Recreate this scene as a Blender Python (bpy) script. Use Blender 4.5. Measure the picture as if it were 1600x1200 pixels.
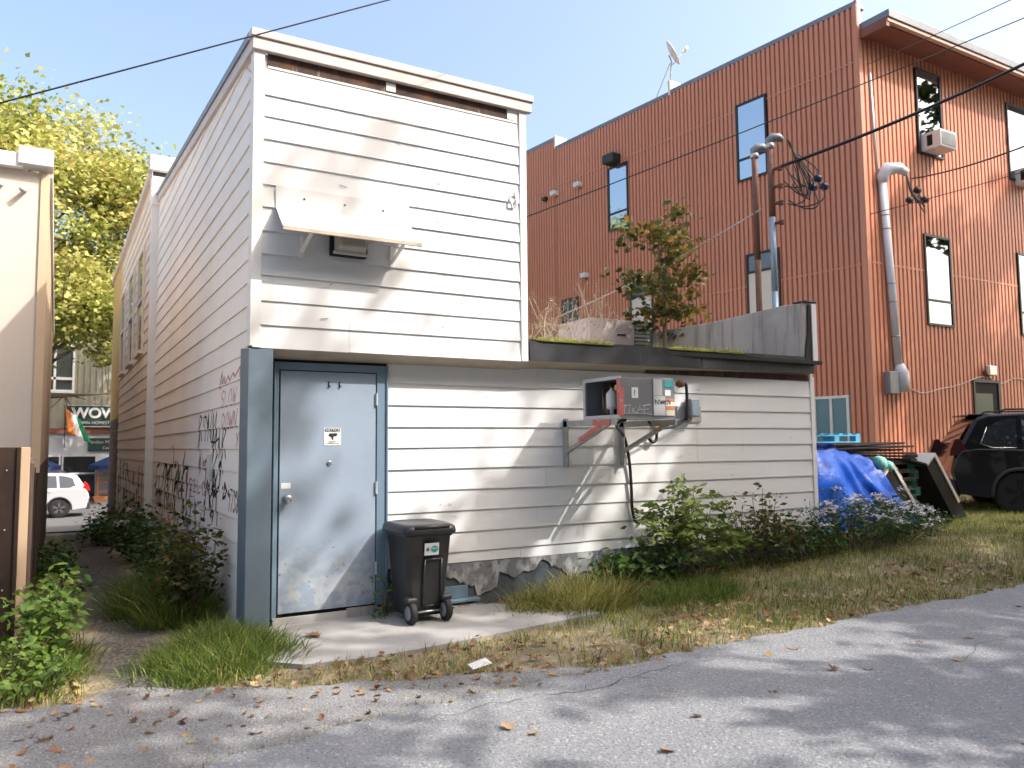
import bpy, math, random
import numpy as np
from mathutils import Vector, Matrix

for o in list(bpy.data.objects):
    bpy.data.objects.remove(o)
SC = bpy.context.scene
COL = SC.collection
random.seed(7)
RNG = np.random.default_rng(7)

# ------------------------------------------------------------------ camera, sky, sun, exposure
YAW, PITCH, ROLL, FPX = 0.52207, 0.07654, -0.008931, 1238.72
CAM = Vector((-1.353, -6.748, 1.486))
_r = Vector((math.cos(YAW), -math.sin(YAW), 0)); _f = Vector((math.sin(YAW), math.cos(YAW), 0)); _u = Vector((0, 0, 1))
_f2 = _f * math.cos(PITCH) + _u * math.sin(PITCH); _u2 = _u * math.cos(PITCH) - _f * math.sin(PITCH)
_r3 = _r * math.cos(ROLL) + _u2 * math.sin(ROLL); _u3 = _u2 * math.cos(ROLL) - _r * math.sin(ROLL)
cd = bpy.data.cameras.new('camera'); cam = bpy.data.objects.new('camera', cd); COL.objects.link(cam)
mw = Matrix.Identity(4)
for i in range(3):
    mw[i][0], mw[i][1], mw[i][2], mw[i][3] = _r3[i], _u3[i], -_f2[i], CAM[i]
cam.matrix_world = mw
cd.sensor_width = 36.0; cd.lens = FPX / 1600 * 36; cd.clip_start = 0.05; cd.clip_end = 2000
cd.dof.use_dof = True; cd.dof.focus_distance = 7.6; cd.dof.aperture_fstop = 2.4
SC.camera = cam

SUN = Vector((1.0, -1.0, 1.32)).normalized()
w = bpy.data.worlds.new('World'); SC.world = w; w.use_nodes = True
nt = w.node_tree; bg = nt.nodes['Background']
sky = nt.nodes.new('ShaderNodeTexSky'); sky.sky_type = 'NISHITA'; sky.sun_disc = False
sky.sun_elevation = math.asin(SUN.z); sky.sun_rotation = math.radians(135)
sky.air_density = 1.15; sky.dust_density = 7.0; sky.ozone_density = 1.0
nt.links.new(sky.outputs[0], bg.inputs[0]); bg.inputs[1].default_value = 0.15
sl = bpy.data.lights.new('sun', 'SUN'); so = bpy.data.objects.new('sun', sl); COL.objects.link(so)
sl.energy = 2.1; sl.angle = math.radians(0.53); sl.color = (1.0, 0.965, 0.915)
so.rotation_euler = SUN.to_track_quat('Z', 'Y').to_euler(); so.location = (10, -10, 14)
SC.view_settings.view_transform = 'Standard'; SC.view_settings.look = 'None'
SC.view_settings.exposure = 1.42; SC.view_settings.gamma = 1.0
SC.view_settings.use_curve_mapping = False
SC.render.engine = 'CYCLES'
SC.cycles.use_denoising = True
SC.cycles.max_bounces = 6; SC.cycles.diffuse_bounces = 4; SC.cycles.transmission_bounces = 4
SC.cycles.sample_clamp_indirect = 6.0

# ------------------------------------------------------------------ helpers
WL = {}
def smooth01(a, b, x):
    t = np.clip((x - a) / (b - a), 0, 1); return t * t * (3 - 2 * t)
def gz(x, y):
    """height of the ground"""
    x = np.asarray(x, float); y = np.asarray(y, float)
    z = 0.20 * smooth01(2.5, 7.5, x) * smooth01(-2.3, -0.2, y)
    z = z + 0.22 * smooth01(11, 16, x) * smooth01(0.5, 4, y)
    z = z - 0.75 * np.clip((y - 5.5) / 12.5, 0, 1) * smooth01(3, -0.5, x) - 0.35 * smooth01(18, 26, y) * smooth01(8, 2, x)
    return z
def gzf(x, y): return float(gz(x, y))

class G:
    def __init__(s): s.v = []; s.f = []
    def add(s, vs, fs):
        n = len(s.v); s.v += [tuple(v) for v in vs]; s.f += [tuple(i + n for i in f) for f in fs]; return s
    def box(s, x0, x1, y0, y1, z0, z1, M=None):
        vs = [Vector((x, y, z)) for z in (z0, z1) for y in (y0, y1) for x in (x0, x1)]
        if M is not None: vs = [M @ v for v in vs]
        return s.add(vs, [(0, 2, 3, 1), (4, 5, 7, 6), (0, 1, 5, 4), (2, 6, 7, 3), (0, 4, 6, 2), (1, 3, 7, 5)])
    def beam(s, a, b, wx, wz, up=(0, 0, 1)):
        a = Vector(a); b = Vector(b); d = (b - a); L = d.length; d.normalize()
        sd = d.cross(Vector(up)).normalized(); u = sd.cross(d)
        vs = [a + d * (L * k) + sd * (i * wx / 2) + u * (j * wz / 2) for k in (0, 1) for i, j in ((-1, -1), (1, -1), (1, 1), (-1, 1))]
        return s.add(vs, [(3, 2, 1, 0), (4, 5, 6, 7), (0, 1, 5, 4), (1, 2, 6, 5), (2, 3, 7, 6), (3, 0, 4, 7)])
    def prism(s, pts, ax, a, b):
        """2D polygon extruded along axis ax from a to b"""
        def P(p, t):
            if ax == 0: return (t, p[0], p[1])
            if ax == 1: return (p[0], t, p[1])
            return (p[0], p[1], t)
        n = len(pts); vs = [P(p, a) for p in pts] + [P(p, b) for p in pts]
        return s.add(vs, [tuple(range(n))[::-1], tuple(range(n, 2 * n))] + [(i, (i + 1) % n, n + (i + 1) % n, n + i) for i in range(n)])
    def tube(s, path, r, n=8, cap=True):
        P = [Vector(p) for p in path]; m = len(P)
        R = r if isinstance(r, (list, tuple)) else [r] * m
        vs = []; prev = None
        for i, p in enumerate(P):
            d = (P[min(i + 1, m - 1)] - P[max(i - 1, 0)])
            d = d.normalized() if d.length > 1e-9 else Vector((0, 0, 1))
            a = prev - d * prev.dot(d) if prev is not None else d.orthogonal()
            a = a.normalized() if a.length > 1e-6 else d.orthogonal().normalized()
            prev = a; b = d.cross(a)
            vs += [p + (a * math.cos(2 * math.pi * k / n) + b * math.sin(2 * math.pi * k / n)) * R[i] for k in range(n)]
        fs = [(i * n + k, i * n + (k + 1) % n, (i + 1) * n + (k + 1) % n, (i + 1) * n + k) for i in range(m - 1) for k in range(n)]
        if cap: fs += [tuple(range(n))[::-1], tuple(range((m - 1) * n, m * n))]
        return s.add(vs, fs)
    def lathe(s, prof, c=(0, 0, 0), ax=2, n=20):
        """profile of (radius, height) turned about axis ax through c"""
        vs = []
        for r, h in prof:
            for k in range(n):
                a = 2 * math.pi * k / n; u, v = r * math.cos(a), r * math.sin(a)
                p = (h, u, v) if ax == 0 else ((v, h, u) if ax == 1 else (u, v, h))
                vs.append((p[0] + c[0], p[1] + c[1], p[2] + c[2]))
        m = len(prof)
        fs = [(i * n + k, i * n + (k + 1) % n, (i + 1) * n + (k + 1) % n, (i + 1) * n + k) for i in range(m - 1) for k in range(n)]
        fs += [tuple(range(n))[::-1], tuple(range((m - 1) * n, m * n))]
        return s.add(vs, fs)
    def grid(s, A):
        A = np.asarray(A); h, w_ = A.shape[:2]
        return s.add(A.reshape(-1, 3).tolist(), [(i * w_ + j, i * w_ + j + 1, (i + 1) * w_ + j + 1, (i + 1) * w_ + j) for i in range(h - 1) for j in range(w_ - 1)])

def tag(o, label=None, cat=None, group=None, kind=None):
    if label: o['label'] = label
    if cat: o['category'] = cat
    if group: o['group'] = group
    if kind: o['kind'] = kind
    return o
def place(o, parent, loc):
    COL.objects.link(o)
    if parent is not None: o.parent = parent
    WL[o] = Vector(loc)
def thing(name, label, cat, loc=(0, 0, 0), group=None):
    o = bpy.data.objects.new(name, None); place(o, None, loc); o.location = loc
    o.empty_display_size = 0.1
    return tag(o, label, cat, group)
def sub(name, parent):
    """an empty group part at its parent's origin"""
    o = bpy.data.objects.new(name, None); place(o, parent, WL[parent]); return o
def obj(name, g, mat, parent=None, smooth=False, bevel=0, seg=2, sub_=0):
    me = bpy.data.meshes.new(name)
    off = WL[parent] if parent is not None else Vector((0, 0, 0))
    me.from_pydata([(v[0] - off[0], v[1] - off[1], v[2] - off[2]) for v in g.v], [], g.f)
    me.update(); me.materials.append(mat)
    if smooth: me.polygons.foreach_set('use_smooth', [True] * len(me.polygons))
    o = bpy.data.objects.new(name, me); place(o, parent, off)
    if bevel:
        b = o.modifiers.new('bevel', 'BEVEL'); b.width = bevel; b.segments = seg; b.limit_method = 'ANGLE'; b.angle_limit = math.radians(35)
    if sub_:
        b = o.modifiers.new('sub', 'SUBSURF'); b.levels = sub_; b.render_levels = sub_
    return o
def struct(name, g, mat, smooth=False): return tag(obj(name, g, mat, None, smooth), kind='structure')
def np_obj(name, V, F, mat, parent=None, rnd=None, smooth=False):
    """mesh object straight from arrays; F is (n,k); rnd is one value per vertex"""
    me = bpy.data.meshes.new(name); n, k = F.shape
    off = WL[parent] if parent is not None else Vector((0, 0, 0))
    me.vertices.add(len(V)); me.vertices.foreach_set('co', (V - np.array(off)).astype(np.float32).ravel())
    me.loops.add(n * k); me.loops.foreach_set('vertex_index', F.astype(np.int32).ravel())
    me.polygons.add(n); me.polygons.foreach_set('loop_start', np.arange(0, n * k, k, dtype=np.int32))
    me.polygons.foreach_set('loop_total', np.full(n, k, dtype=np.int32))
    if smooth: me.polygons.foreach_set('use_smooth', np.ones(n, dtype=bool))
    me.update(calc_edges=True); me.materials.append(mat)
    if rnd is not None:
        a = me.attributes.new('rnd', 'FLOAT', 'POINT'); a.data.foreach_set('value', rnd.astype(np.float32))
    o = bpy.data.objects.new(name, me); place(o, parent, off); return o
def text_mesh(name, body, mat, size, loc, rot, parent, ext=0.004, align='LEFT', bold=0.0):
    c = bpy.data.curves.new(name, 'FONT'); c.body = body; c.size = size; c.extrude = ext; c.align_x = align; c.offset = bold
    t = bpy.data.objects.new('tmp_text', c); COL.objects.link(t)
    dg = bpy.context.evaluated_depsgraph_get(); me = bpy.data.meshes.new_from_object(t.evaluated_get(dg))
    bpy.data.objects.remove(t)
    R = Matrix.Translation(Vector(loc) - WL[parent]) @ rot.to_4x4(); me.transform(R)
    me.materials.clear(); me.materials.append(mat); me.name = name
    o = bpy.data.objects.new(name, me); place(o, parent, WL[parent]); return o
ROT_FRONT = Matrix(((1, 0, 0), (0, 0, -1), (0, 1, 0)))      # text readable when seen from -Y
def copy_tree(o, parent=None):
    c = o.copy(); COL.objects.link(c); c.parent = parent; WL[c] = WL[o]
    for ch in o.children: copy_tree(ch, c)
    return c

# ------------------------------------------------------------------ materials
def M(name, base, rough=0.6, metal=0.0, layers=(), bump=None, rand=0.0, spec=0.4, coat=0.0):
    """layers: (scale, colour, lo, hi, amount, (sx,sy,sz), detail)"""
    m = bpy.data.materials.new(name); m.use_nodes = True; n = m.node_tree.nodes; L = m.node_tree.links
    b = n['Principled BSDF']; b.inputs['Roughness'].default_value = rough; b.inputs['Metallic'].default_value = metal
    b.inputs['Specular IOR Level'].default_value = spec; b.inputs['Coat Weight'].default_value = coat
    geo = n.new('ShaderNodeNewGeometry')
    rgb = n.new('ShaderNodeRGB'); rgb.outputs[0].default_value = (*base, 1); cur = rgb.outputs[0]
    for i, ly in enumerate(layers):
        sc, c2, lo, hi, amt = ly[:5]; st = ly[5] if len(ly) > 5 else (1, 1, 1); det = ly[6] if len(ly) > 6 else 5
        mp = n.new('ShaderNodeMapping'); mp.inputs['Scale'].default_value = st; mp.inputs['Location'].default_value = (i * 7.3, i * 3.1, i * 5.7)
        L.new(geo.outputs['Position'], mp.inputs[0])
        no = n.new('ShaderNodeTexNoise'); no.inputs['Scale'].default_value = sc; no.inputs['Detail'].default_value = det
        no.inputs['Roughness'].default_value = 0.6; L.new(mp.outputs[0], no.inputs['Vector'])
        mr = n.new('ShaderNodeMapRange'); mr.inputs[1].default_value = lo; mr.inputs[2].default_value = hi
        mr.inputs[3].default_value = 0; mr.inputs[4].default_value = amt; L.new(no.outputs[0], mr.inputs[0])
        fac = mr.outputs[0]
        if len(ly) > 7:
            sp = n.new('ShaderNodeSeparateXYZ'); L.new(geo.outputs['Position'], sp.inputs[0])
            zr = n.new('ShaderNodeMapRange'); zr.inputs[1].default_value = ly[7][0]; zr.inputs[2].default_value = ly[7][1]; zr.inputs[3].default_value = 1; zr.inputs[4].default_value = 0
            L.new(sp.outputs[2], zr.inputs[0]); ml = n.new('ShaderNodeMath'); ml.operation = 'MULTIPLY'; L.new(fac, ml.inputs[0]); L.new(zr.outputs[0], ml.inputs[1]); fac = ml.outputs[0]
        mx = n.new('ShaderNodeMix'); mx.data_type = 'RGBA'; L.new(fac, mx.inputs[0]); L.new(cur, mx.inputs[6]); mx.inputs[7].default_value = (*c2, 1)
        cur = mx.outputs[2]
    if rand:
        oi = n.new('ShaderNodeObjectInfo'); mr = n.new('ShaderNodeMapRange'); mr.inputs[3].default_value = 1 - rand; mr.inputs[4].default_value = 1 + rand
        L.new(oi.outputs['Random'], mr.inputs[0]); hs = n.new('ShaderNodeHueSaturation'); L.new(mr.outputs[0], hs.inputs['Value']); L.new(cur, hs.inputs['Color']); cur = hs.outputs[0]
    L.new(cur, b.inputs['Base Color'])
    if bump:
        sc, stg = bump[:2]; st = bump[2] if len(bump) > 2 else (1, 1, 1)
        mp = n.new('ShaderNodeMapping'); mp.inputs['Scale'].default_value = st; L.new(geo.outputs['Position'], mp.inputs[0])
        no = n.new('ShaderNodeTexNoise'); no.inputs['Scale'].default_value = sc; no.inputs['Detail'].default_value = 6; L.new(mp.outputs[0], no.inputs['Vector'])
        bp = n.new('ShaderNodeBump'); bp.inputs['Strength'].default_value = stg; bp.inputs['Distance'].default_value = 0.02
        L.new(no.outputs[0], bp.inputs['Height']); L.new(bp.outputs[0], b.inputs['Normal'])
    return m
def leafmat(name, cols, trans=0.35, rough=0.5):
    m = bpy.data.materials.new(name); m.use_nodes = True; n = m.node_tree.nodes; L = m.node_tree.links
    b = n['Principled BSDF']; b.inputs['Roughness'].default_value = rough; b.inputs['Specular IOR Level'].default_value = 0.3
    at = n.new('ShaderNodeAttribute'); at.attribute_name = 'rnd'
    cr = n.new('ShaderNodeValToRGB'); e = cr.color_ramp.elements
    while len(e) < len(cols): e.new(0.5)
    for i, c in enumerate(cols): e[i].position = i / (len(cols) - 1); e[i].color = (*c, 1)
    L.new(at.outputs['Fac'], cr.inputs[0]); L.new(cr.outputs[0], b.inputs['Base Color'])
    tr = n.new('ShaderNodeBsdfTranslucent'); L.new(cr.outputs[0], tr.inputs[0])
    mx = n.new('ShaderNodeMixShader'); mx.inputs[0].default_value = trans
    L.new(b.outputs[0], mx.inputs[1]); L.new(tr.outputs[0], mx.inputs[2]); L.new(mx.outputs[0], n['Material Output'].inputs[0])
    return m
def glassmat(name, tint, refl=0.5, rough=0.03, gloss=(1, 1, 1)):
    m = bpy.data.materials.new(name); m.use_nodes = True; n = m.node_tree.nodes; L = m.node_tree.links
    b = n['Principled BSDF']; b.inputs['Base Color'].default_value = (*tint, 1); b.inputs['Roughness'].default_value = 0.25
    g = n.new('ShaderNodeBsdfGlossy'); g.inputs['Roughness'].default_value = rough; g.inputs[0].default_value = (*gloss, 1)
    lw = n.new('ShaderNodeLayerWeight'); lw.inputs[0].default_value = refl
    mx = n.new('ShaderNodeMixShader'); L.new(lw.outputs['Fresnel'], mx.inputs[0]); L.new(b.outputs[0], mx.inputs[1]); L.new(g.outputs[0], mx.inputs[2])
    L.new(mx.outputs[0], n['Material Output'].inputs[0]); return m

m_siding = M('white_siding', (.73, .735, .74), .55, layers=[(0.9, (.68, .675, .66), .45, .75, .55), (3, (.64, .60, .54), .62, .80, .5, (4, 4, .35)), (38, (.5, .47, .43), .72, .78, .5)], bump=(2.2, .10), rand=.012)
m_sidingL = M('bounce_lit_siding', (.88, .84, .80), .55, layers=[(0.9, (.72, .67, .61), .45, .75, .55), (3, (.64, .58, .5), .62, .80, .5, (4, 4, .35)), (42, (.48, .43, .38), .72, .78, .5)], bump=(2.2, .10), rand=.012)  # paler, warmer copy of the white siding; bounce light put into its colour
m_sidingF = M('warm_siding', (.76, .66, .55), .6, layers=[(1.1, (.66, .55, .44), .45, .75, .6), (4, (.5, .42, .34), .6, .8, .5, (4, 4, .4))], bump=(2.2, .1), rand=.02)
m_trim = M('white_trim', (.80, .79, .77), .5, layers=[(1.5, (.70, .67, .62), .5, .8, .5), (30, (.5, .45, .4), .70, .78, .5)])
m_core = M('sheathing', (.35, .31, .27), .8)
m_cap = M('pinkish_metal_cap', (.60, .52, .48), .45, layers=[(2, (.50, .43, .39), .4, .7, .7), (9, (.42, .36, .32), .6, .75, .6, (1, 1, .2))], bump=(3, .1))
m_rust = M('rusted_strip', (.055, .035, .03), .85, layers=[(5, (.20, .085, .045), .45, .7, .8, (1, 1, .25)), (12, (.5, .38, .3), .62, .75, .7, (1, 1, .2)), (25, (.015, .012, .012), .6, .7, .8)])
m_soffit = M('tan_soffit', (.52, .44, .35), .7, layers=[(6, (.38, .31, .24), .5, .75, .7), (30, (.25, .2, .15), .68, .75, .7)])
m_post = M('slate_blue_paint', (.145, .195, .245), .5, layers=[(3, (.17, .22, .265), .4, .7, .8), (14, (.13, .19, .235), .5, .7, .6), (60, (.30, .34, .36), .70, .76, .5)], bump=(5, .12))
m_frame = M('blue_grey_frame', (.16, .235, .305), .5, layers=[(8, (.14, .2, .26), .55, .75, .7)])
m_door = M('pale_blue_grey_door', (.29, .355, .44), .45, layers=[(2, (.25, .31, .39), .45, .75, .7), (9, (.36, .41, .48), .6, .8, .4), (10, (.46, .48, .50), .44, .56, .75, (1, 1, 1.3), 6, (.28, .72)), (7, (.26, .30, .34), .52, .66, .7, (1, 1, 1), 6, (.2, .6)), (24, (.10, .11, .12), .64, .68, .9, (1, 1, 1), 4, (.55, 1.1)), (34, (.10, .10, .11), .74, .76, .8)], bump=(3, .06))
m_galv = M('galvanised_sheet', (.56, .55, .54), .38, .35, layers=[(8, (.45, .44, .43), .4, .7, .6), (40, (.3, .28, .26), .7, .77, .6)], bump=(4, .12))
m_steel = M('brushed_steel', (.58, .58, .58), .25, .9)
m_dark = M('dark_gap', (.012, .012, .014), .9)
m_found = M('dark_painted_foundation', (.075, .088, .105), .8, layers=[(4, (.10, .115, .135), .45, .7, .7), (20, (.04, .045, .055), .6, .75, .7)], bump=(16, .3))
m_render = M('flaking_render', (.20, .205, .215), .9, layers=[(7, (.42, .42, .42), .45, .56, .9, (1, 1, .7)), (16, (.09, .10, .115), .55, .66, .8), (50, (.5, .5, .49), .66, .72, .6)], bump=(22, .5))
m_fascia = M('black_roof_fascia', (.028, .030, .036), .36, layers=[(1.6, (.06, .06, .064), .45, .7, .8), (9, (.22, .21, .2), .6, .78, .5, (1, 1, .15)), (40, (.02, .02, .022), .65, .72, .6)], bump=(4, .15))
m_conc = M('weathered_concrete', (.42, .39, .36), .9, layers=[(1.2, (.30, .285, .27), .42, .65, .8), (5, (.10, .095, .09), .52, .72, .85, (1.6, 1.6, .12)), (7, (.30, .19, .11), .68, .82, .7, (1.5, 1.5, .1)), (40, (.5, .48, .45), .62, .72, .4)], bump=(18, .35))
m_tar = M('black_tar', (.02, .02, .022), .4, bump=(8, .4))
m_pad = M('concrete_pad', (.36, .345, .325), .9, layers=[(1.4, (.28, .27, .26), .4, .7, .8), (8, (.22, .21, .2), .58, .75, .6), (90, (.5, .48, .46), .6, .7, .5)], bump=(60, .25))
m_asph = M('old_asphalt', (.26, .26, .262), .85, layers=[(0.7, (.22, .22, .225), .4, .7, .8), (3.5, (.30, .295, .29), .5, .75, .7), (52, (.50, .49, .48), .57, .66, .7, (1, 1, 1), 3), (64, (.07, .07, .075), .57, .64, .75, (1, 1, 1), 3), (24, (.15, .15, .155), .60, .70, .6)], bump=(60, .7))
m_gravel = M('gravelly_dirt', (.13, .115, .10), .95, layers=[(1.6, (.085, .075, .055), .4, .65, .85), (45, (.30, .29, .275), .56, .66, .8, (1, 1, 1), 2), (80, (.04, .035, .03), .58, .68, .7)], bump=(60, .7))
m_soil = M('dry_grass_soil', (.27, .215, .14), .95, layers=[(2.2, (.15, .13, .065), .42, .62, .85), (8, (.44, .35, .22), .52, .70, .7), (50, (.05, .045, .03), .58, .7, .7)], bump=(40, .8))
m_street = M('street_asphalt', (.12, .12, .125), .85, layers=[(1, (.16, .16, .16), .4, .7, .7)], bump=(50, .3))
m_paver = M('brick_pavers', (.28, .22, .19), .85, layers=[(3, (.22, .19, .17), .4, .7, .7)], bump=(20, .3))
m_red = M('terracotta_metal', (.54, .225, .135), .45, layers=[(0.35, (.58, .25, .155), .4, .7, .7), (1.3, (.44, .175, .105), .55, .8, .5, (2, 2, .15))], spec=.5, bump=(1.5, .05))
m_redd = M('dark_red_soffit', (.20, .07, .045), .55, layers=[(3, (.15, .05, .035), .4, .7, .6)])
m_greycap = M('grey_flashing', (.17, .185, .21), .4, .3, layers=[(3, (.24, .25, .27), .45, .7, .6)])
m_black = M('black_frame', (.018, .019, .022), .4)
m_glass = glassmat('sky_glass', (.02, .03, .04), .86, gloss=(.80, .90, 1.0))
m_glassd = glassmat('dim_glass', (.07, .085, .09), .35)
m_glasst = glassmat('teal_film_glass', (.10, .22, .26), .2, .15)
m_beige = M('beige_stucco', (.64, .555, .475), .75, layers=[(0.8, (.60, .515, .435), .4, .7, .7)], bump=(30, .08))
m_tan = M('tan_side_panel', (.62, .46, .31), .7, layers=[(1.2, (.54, .39, .26), .4, .7, .7)])
m_brown = M('dark_brown_metal', (.030, .019, .015), .35, layers=[(2, (.075, .045, .034), .45, .7, .8), (25, (.13, .08, .06), .68, .76, .5)], bump=(4, .1))
m_picket = M('weathered_brown_board', (.10, .065, .05), .85, layers=[(5, (.17, .12, .09), .45, .7, .8, (1, 1, .15)), (12, (.05, .035, .03), .55, .7, .6, (1, 1, .2))], bump=(12, .3, (1, 1, .1)))
m_pine = M('pale_new_timber', (.50, .36, .24), .7, layers=[(6, (.40, .27, .17), .45, .7, .7, (1, 1, .1))])
m_yellow = M('ochre_stucco', (.62, .42, .14), .75, layers=[(1, (.56, .37, .12), .4, .7, .6)])
m_brick = M('brown_brick', (.20, .13, .10), .85, layers=[(2, (.15, .10, .08), .4, .7, .7)], bump=(20, .3), rand=.15)
m_mortar = M('mortar', (.22, .19, .17), .9)
m_binp = M('black_plastic', (.022, .022, .024), .38, layers=[(2.5, (.035, .035, .037), .45, .7, .8), (30, (.06, .058, .055), .65, .75, .5)], bump=(30, .05), spec=.5)
m_rubber = M('rubber', (.02, .02, .021), .7, layers=[(6, (.05, .048, .045), .5, .7, .6)])
m_paper = M('white_label', (.72, .72, .71), .5)
m_ink = M('black_print', (.02, .02, .022), .6)
m_teal = M('teal_print', (.04, .30, .30), .5)
m_bluep = M('blue_print', (.03, .22, .35), .5)
m_orange = M('orange_print', (.60, .20, .05), .6)
m_cgrey = M('grey_metal_housing', (.25, .265, .28), .4, .2, layers=[(4, (.19, .20, .22), .45, .7, .7), (30, (.34, .35, .36), .66, .74, .5)], bump=(5, .08))
m_cpanel = M('worn_grey_panel', (.20, .21, .22), .4, .2, layers=[(3, (.30, .31, .33), .5, .75, .7), (22, (.10, .105, .11), .6, .72, .6)])
m_cpale = M('pale_grey_metal', (.50, .505, .51), .45, .1, layers=[(6, (.42, .42, .42), .45, .7, .6)])
m_peel = M('faded_red_paint', (.55, .14, .12), .6, layers=[(12, (.45, .43, .42), .58, .66, .85), (25, (.10, .06, .06), .66, .72, .8)])
m_bracket = M('beige_painted_steel', (.38, .37, .34), .5, layers=[(8, (.30, .28, .25), .5, .7, .7), (30, (.16, .1, .07), .68, .75, .6)])
m_cable = M('black_cable', (.014, .014, .017), .45)
m_wire = M('bare_aluminium_wire', (.45, .46, .48), .4, .6)
m_rope = M('pale_weathered_rope', (.52, .45, .39), .8)
m_rustpipe = M('rusty_pipe', (.16, .075, .05), .7, layers=[(6, (.23, .11, .075), .45, .7, .8), (14, (.09, .045, .035), .55, .7, .7)], bump=(25, .2))
m_bluepipe = M('blue_grey_pipe', (.26, .34, .42), .45, .3, layers=[(5, (.32, .38, .44), .45, .7, .7), (7, (.22, .11, .07), .60, .70, .9, (1, 1, .5))])
m_whpipe = M('white_grey_pipe', (.62, .63, .66), .4, layers=[(4, (.54, .55, .58), .45, .7, .6)])
m_acw = M('off_white_plastic', (.66, .66, .64), .5, layers=[(5, (.58, .57, .54), .5, .75, .6)])
m_tarp = M('blue_tarp', (.003, .06, .36), .42, layers=[(3, (.006, .085, .46), .45, .7, .7), (11, (.06, .16, .5), .64, .76, .3)], bump=(9, .7), spec=.25)
m_mat = M('black_foam_board', (.009, .009, .010), .5, layers=[(3, (.02, .02, .022), .45, .7, .7)], bump=(20, .1), spec=.3)
m_edge = M('pale_board_edge', (.58, .55, .51), .7, layers=[(9, (.45, .42, .38), .5, .7, .6)])
m_wood = M('pallet_wood', (.36, .30, .23), .85, layers=[(8, (.25, .2, .15), .45, .7, .8)])
m_green = M('green_paint', (.03, .34, .25), .6, layers=[(8, (.05, .42, .33), .5, .7, .7)])
m_bpal = M('light_blue_paint', (.08, .36, .55), .6, layers=[(8, (.2, .45, .6), .5, .7, .7)])
m_cblack = M('black_car_paint', (.004, .004, .006), .18, spec=.35, coat=.25)
m_cwhite = M('silver_white_car_paint', (.60, .62, .65), .22, .25, coat=.8)
m_cladding = M('dark_plastic_cladding', (.03, .031, .034), .6)
m_tyre = M('tyre_rubber', (.018, .018, .019), .8)
m_rim = M('alloy_rim', (.45, .46, .48), .3, .8)
m_rimb = M('black_rim', (.02, .02, .022), .3, .4)
m_tail = M('red_tail_lamp', (.45, .02, .02), .15, coat=.6)
m_batten = M('olive_grey_boards', (.34, .325, .26), .8, layers=[(1.5, (.28, .27, .21), .4, .7, .7)])
m_shopw = M('shop_white_band', (.50, .51, .53), .7, layers=[(1.2, (.42, .43, .45), .4, .7, .7)])
m_redwood = M('brown_fascia_board', (.20, .07, .045), .7)
m_signk = M('dark_green_sign', (.02, .045, .042), .5)
m_signw = M('sign_lettering', (.75, .75, .74), .5)
m_navy = M('navy_canvas', (.012, .03, .11), .75)
m_saff = M('saffron_cloth', (.70, .22, .05), .8)
m_fwhite = M('white_cloth', (.75, .75, .74), .8)
m_fgreen = M('green_cloth', (.03, .26, .13), .8)
m_planter = M('orange_wood', (.42, .17, .07), .7)
m_bark = M('bark', (.12, .09, .07), .9, layers=[(6, (.07, .05, .04), .45, .65, .8, (1, 1, .3))], bump=(18, .6))
m_twig = M('twig_bark', (.13, .085, .06), .85)
m_moss = M('moss', (.15, .16, .03), .95, layers=[(12, (.24, .22, .05), .45, .65, .8), (40, (.09, .11, .02), .55, .7, .8)], bump=(50, .9))
m_sprayk = M('black_spray', (.035, .032, .035), .7, layers=[(40, (.30, .28, .27), .60, .72, .6)])
m_sprayr = M('faded_red_spray', (.50, .19, .20), .7, layers=[(30, (.66, .5, .47), .48, .62, .8)])
m_sprayw = M('white_spray', (.62, .62, .64), .7)
m_tree = leafmat('street_maple_leaves', [(.07, .10, .012), (.22, .27, .045), (.45, .45, .13), (.58, .54, .20), (.62, .50, .17)], .4)
m_treed = leafmat('shade_tree_leaves', [(.03, .06, .014), (.06, .09, .02), (.12, .13, .03), (.24, .15, .04)], .12)
m_leafg = leafmat('shrub_leaves', [(.022, .055, .010), (.045, .10, .018), (.075, .135, .025), (.14, .17, .035)], .3)
m_leafl = leafmat('bright_weed_leaves', [(.04, .10, .02), (.11, .19, .035), (.22, .29, .06), (.34, .34, .10)], .4)
m_leafm = leafmat('mid_green_leaves', [(.025, .06, .012), (.06, .12, .022), (.13, .19, .04), (.25, .27, .07)], .35)
m_leafr = leafmat('autumn_shrub_leaves', [(.03, .06, .012), (.07, .10, .02), (.16, .10, .03), (.24, .07, .03)], .3)
m_sap = leafmat('sapling_leaves', [(.03, .055, .015), (.07, .09, .025), (.19, .14, .03), (.30, .13, .03)], .35)
m_grass = leafmat('green_grass', [(.05, .10, .015), (.10, .165, .028), (.18, .235, .045), (.32, .32, .09)], .35)
m_dryg = leafmat('verge_grass_blades', [(.09, .13, .02), (.24, .25, .055), (.44, .38, .13), (.58, .48, .23)], .3)
m_straw = leafmat('straw', [(.38, .27, .13), (.46, .34, .18), (.52, .42, .26), (.42, .22, .12)], .25)
m_litter = leafmat('dead_leaves', [(.13, .06, .03), (.24, .11, .05), (.36, .19, .095), (.44, .30, .17), (.40, .33, .13)], .15)
m_petal = leafmat('white_petals', [(.62, .58, .66), (.70, .68, .72), (.75, .74, .76), (.66, .60, .70)], .3)

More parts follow.
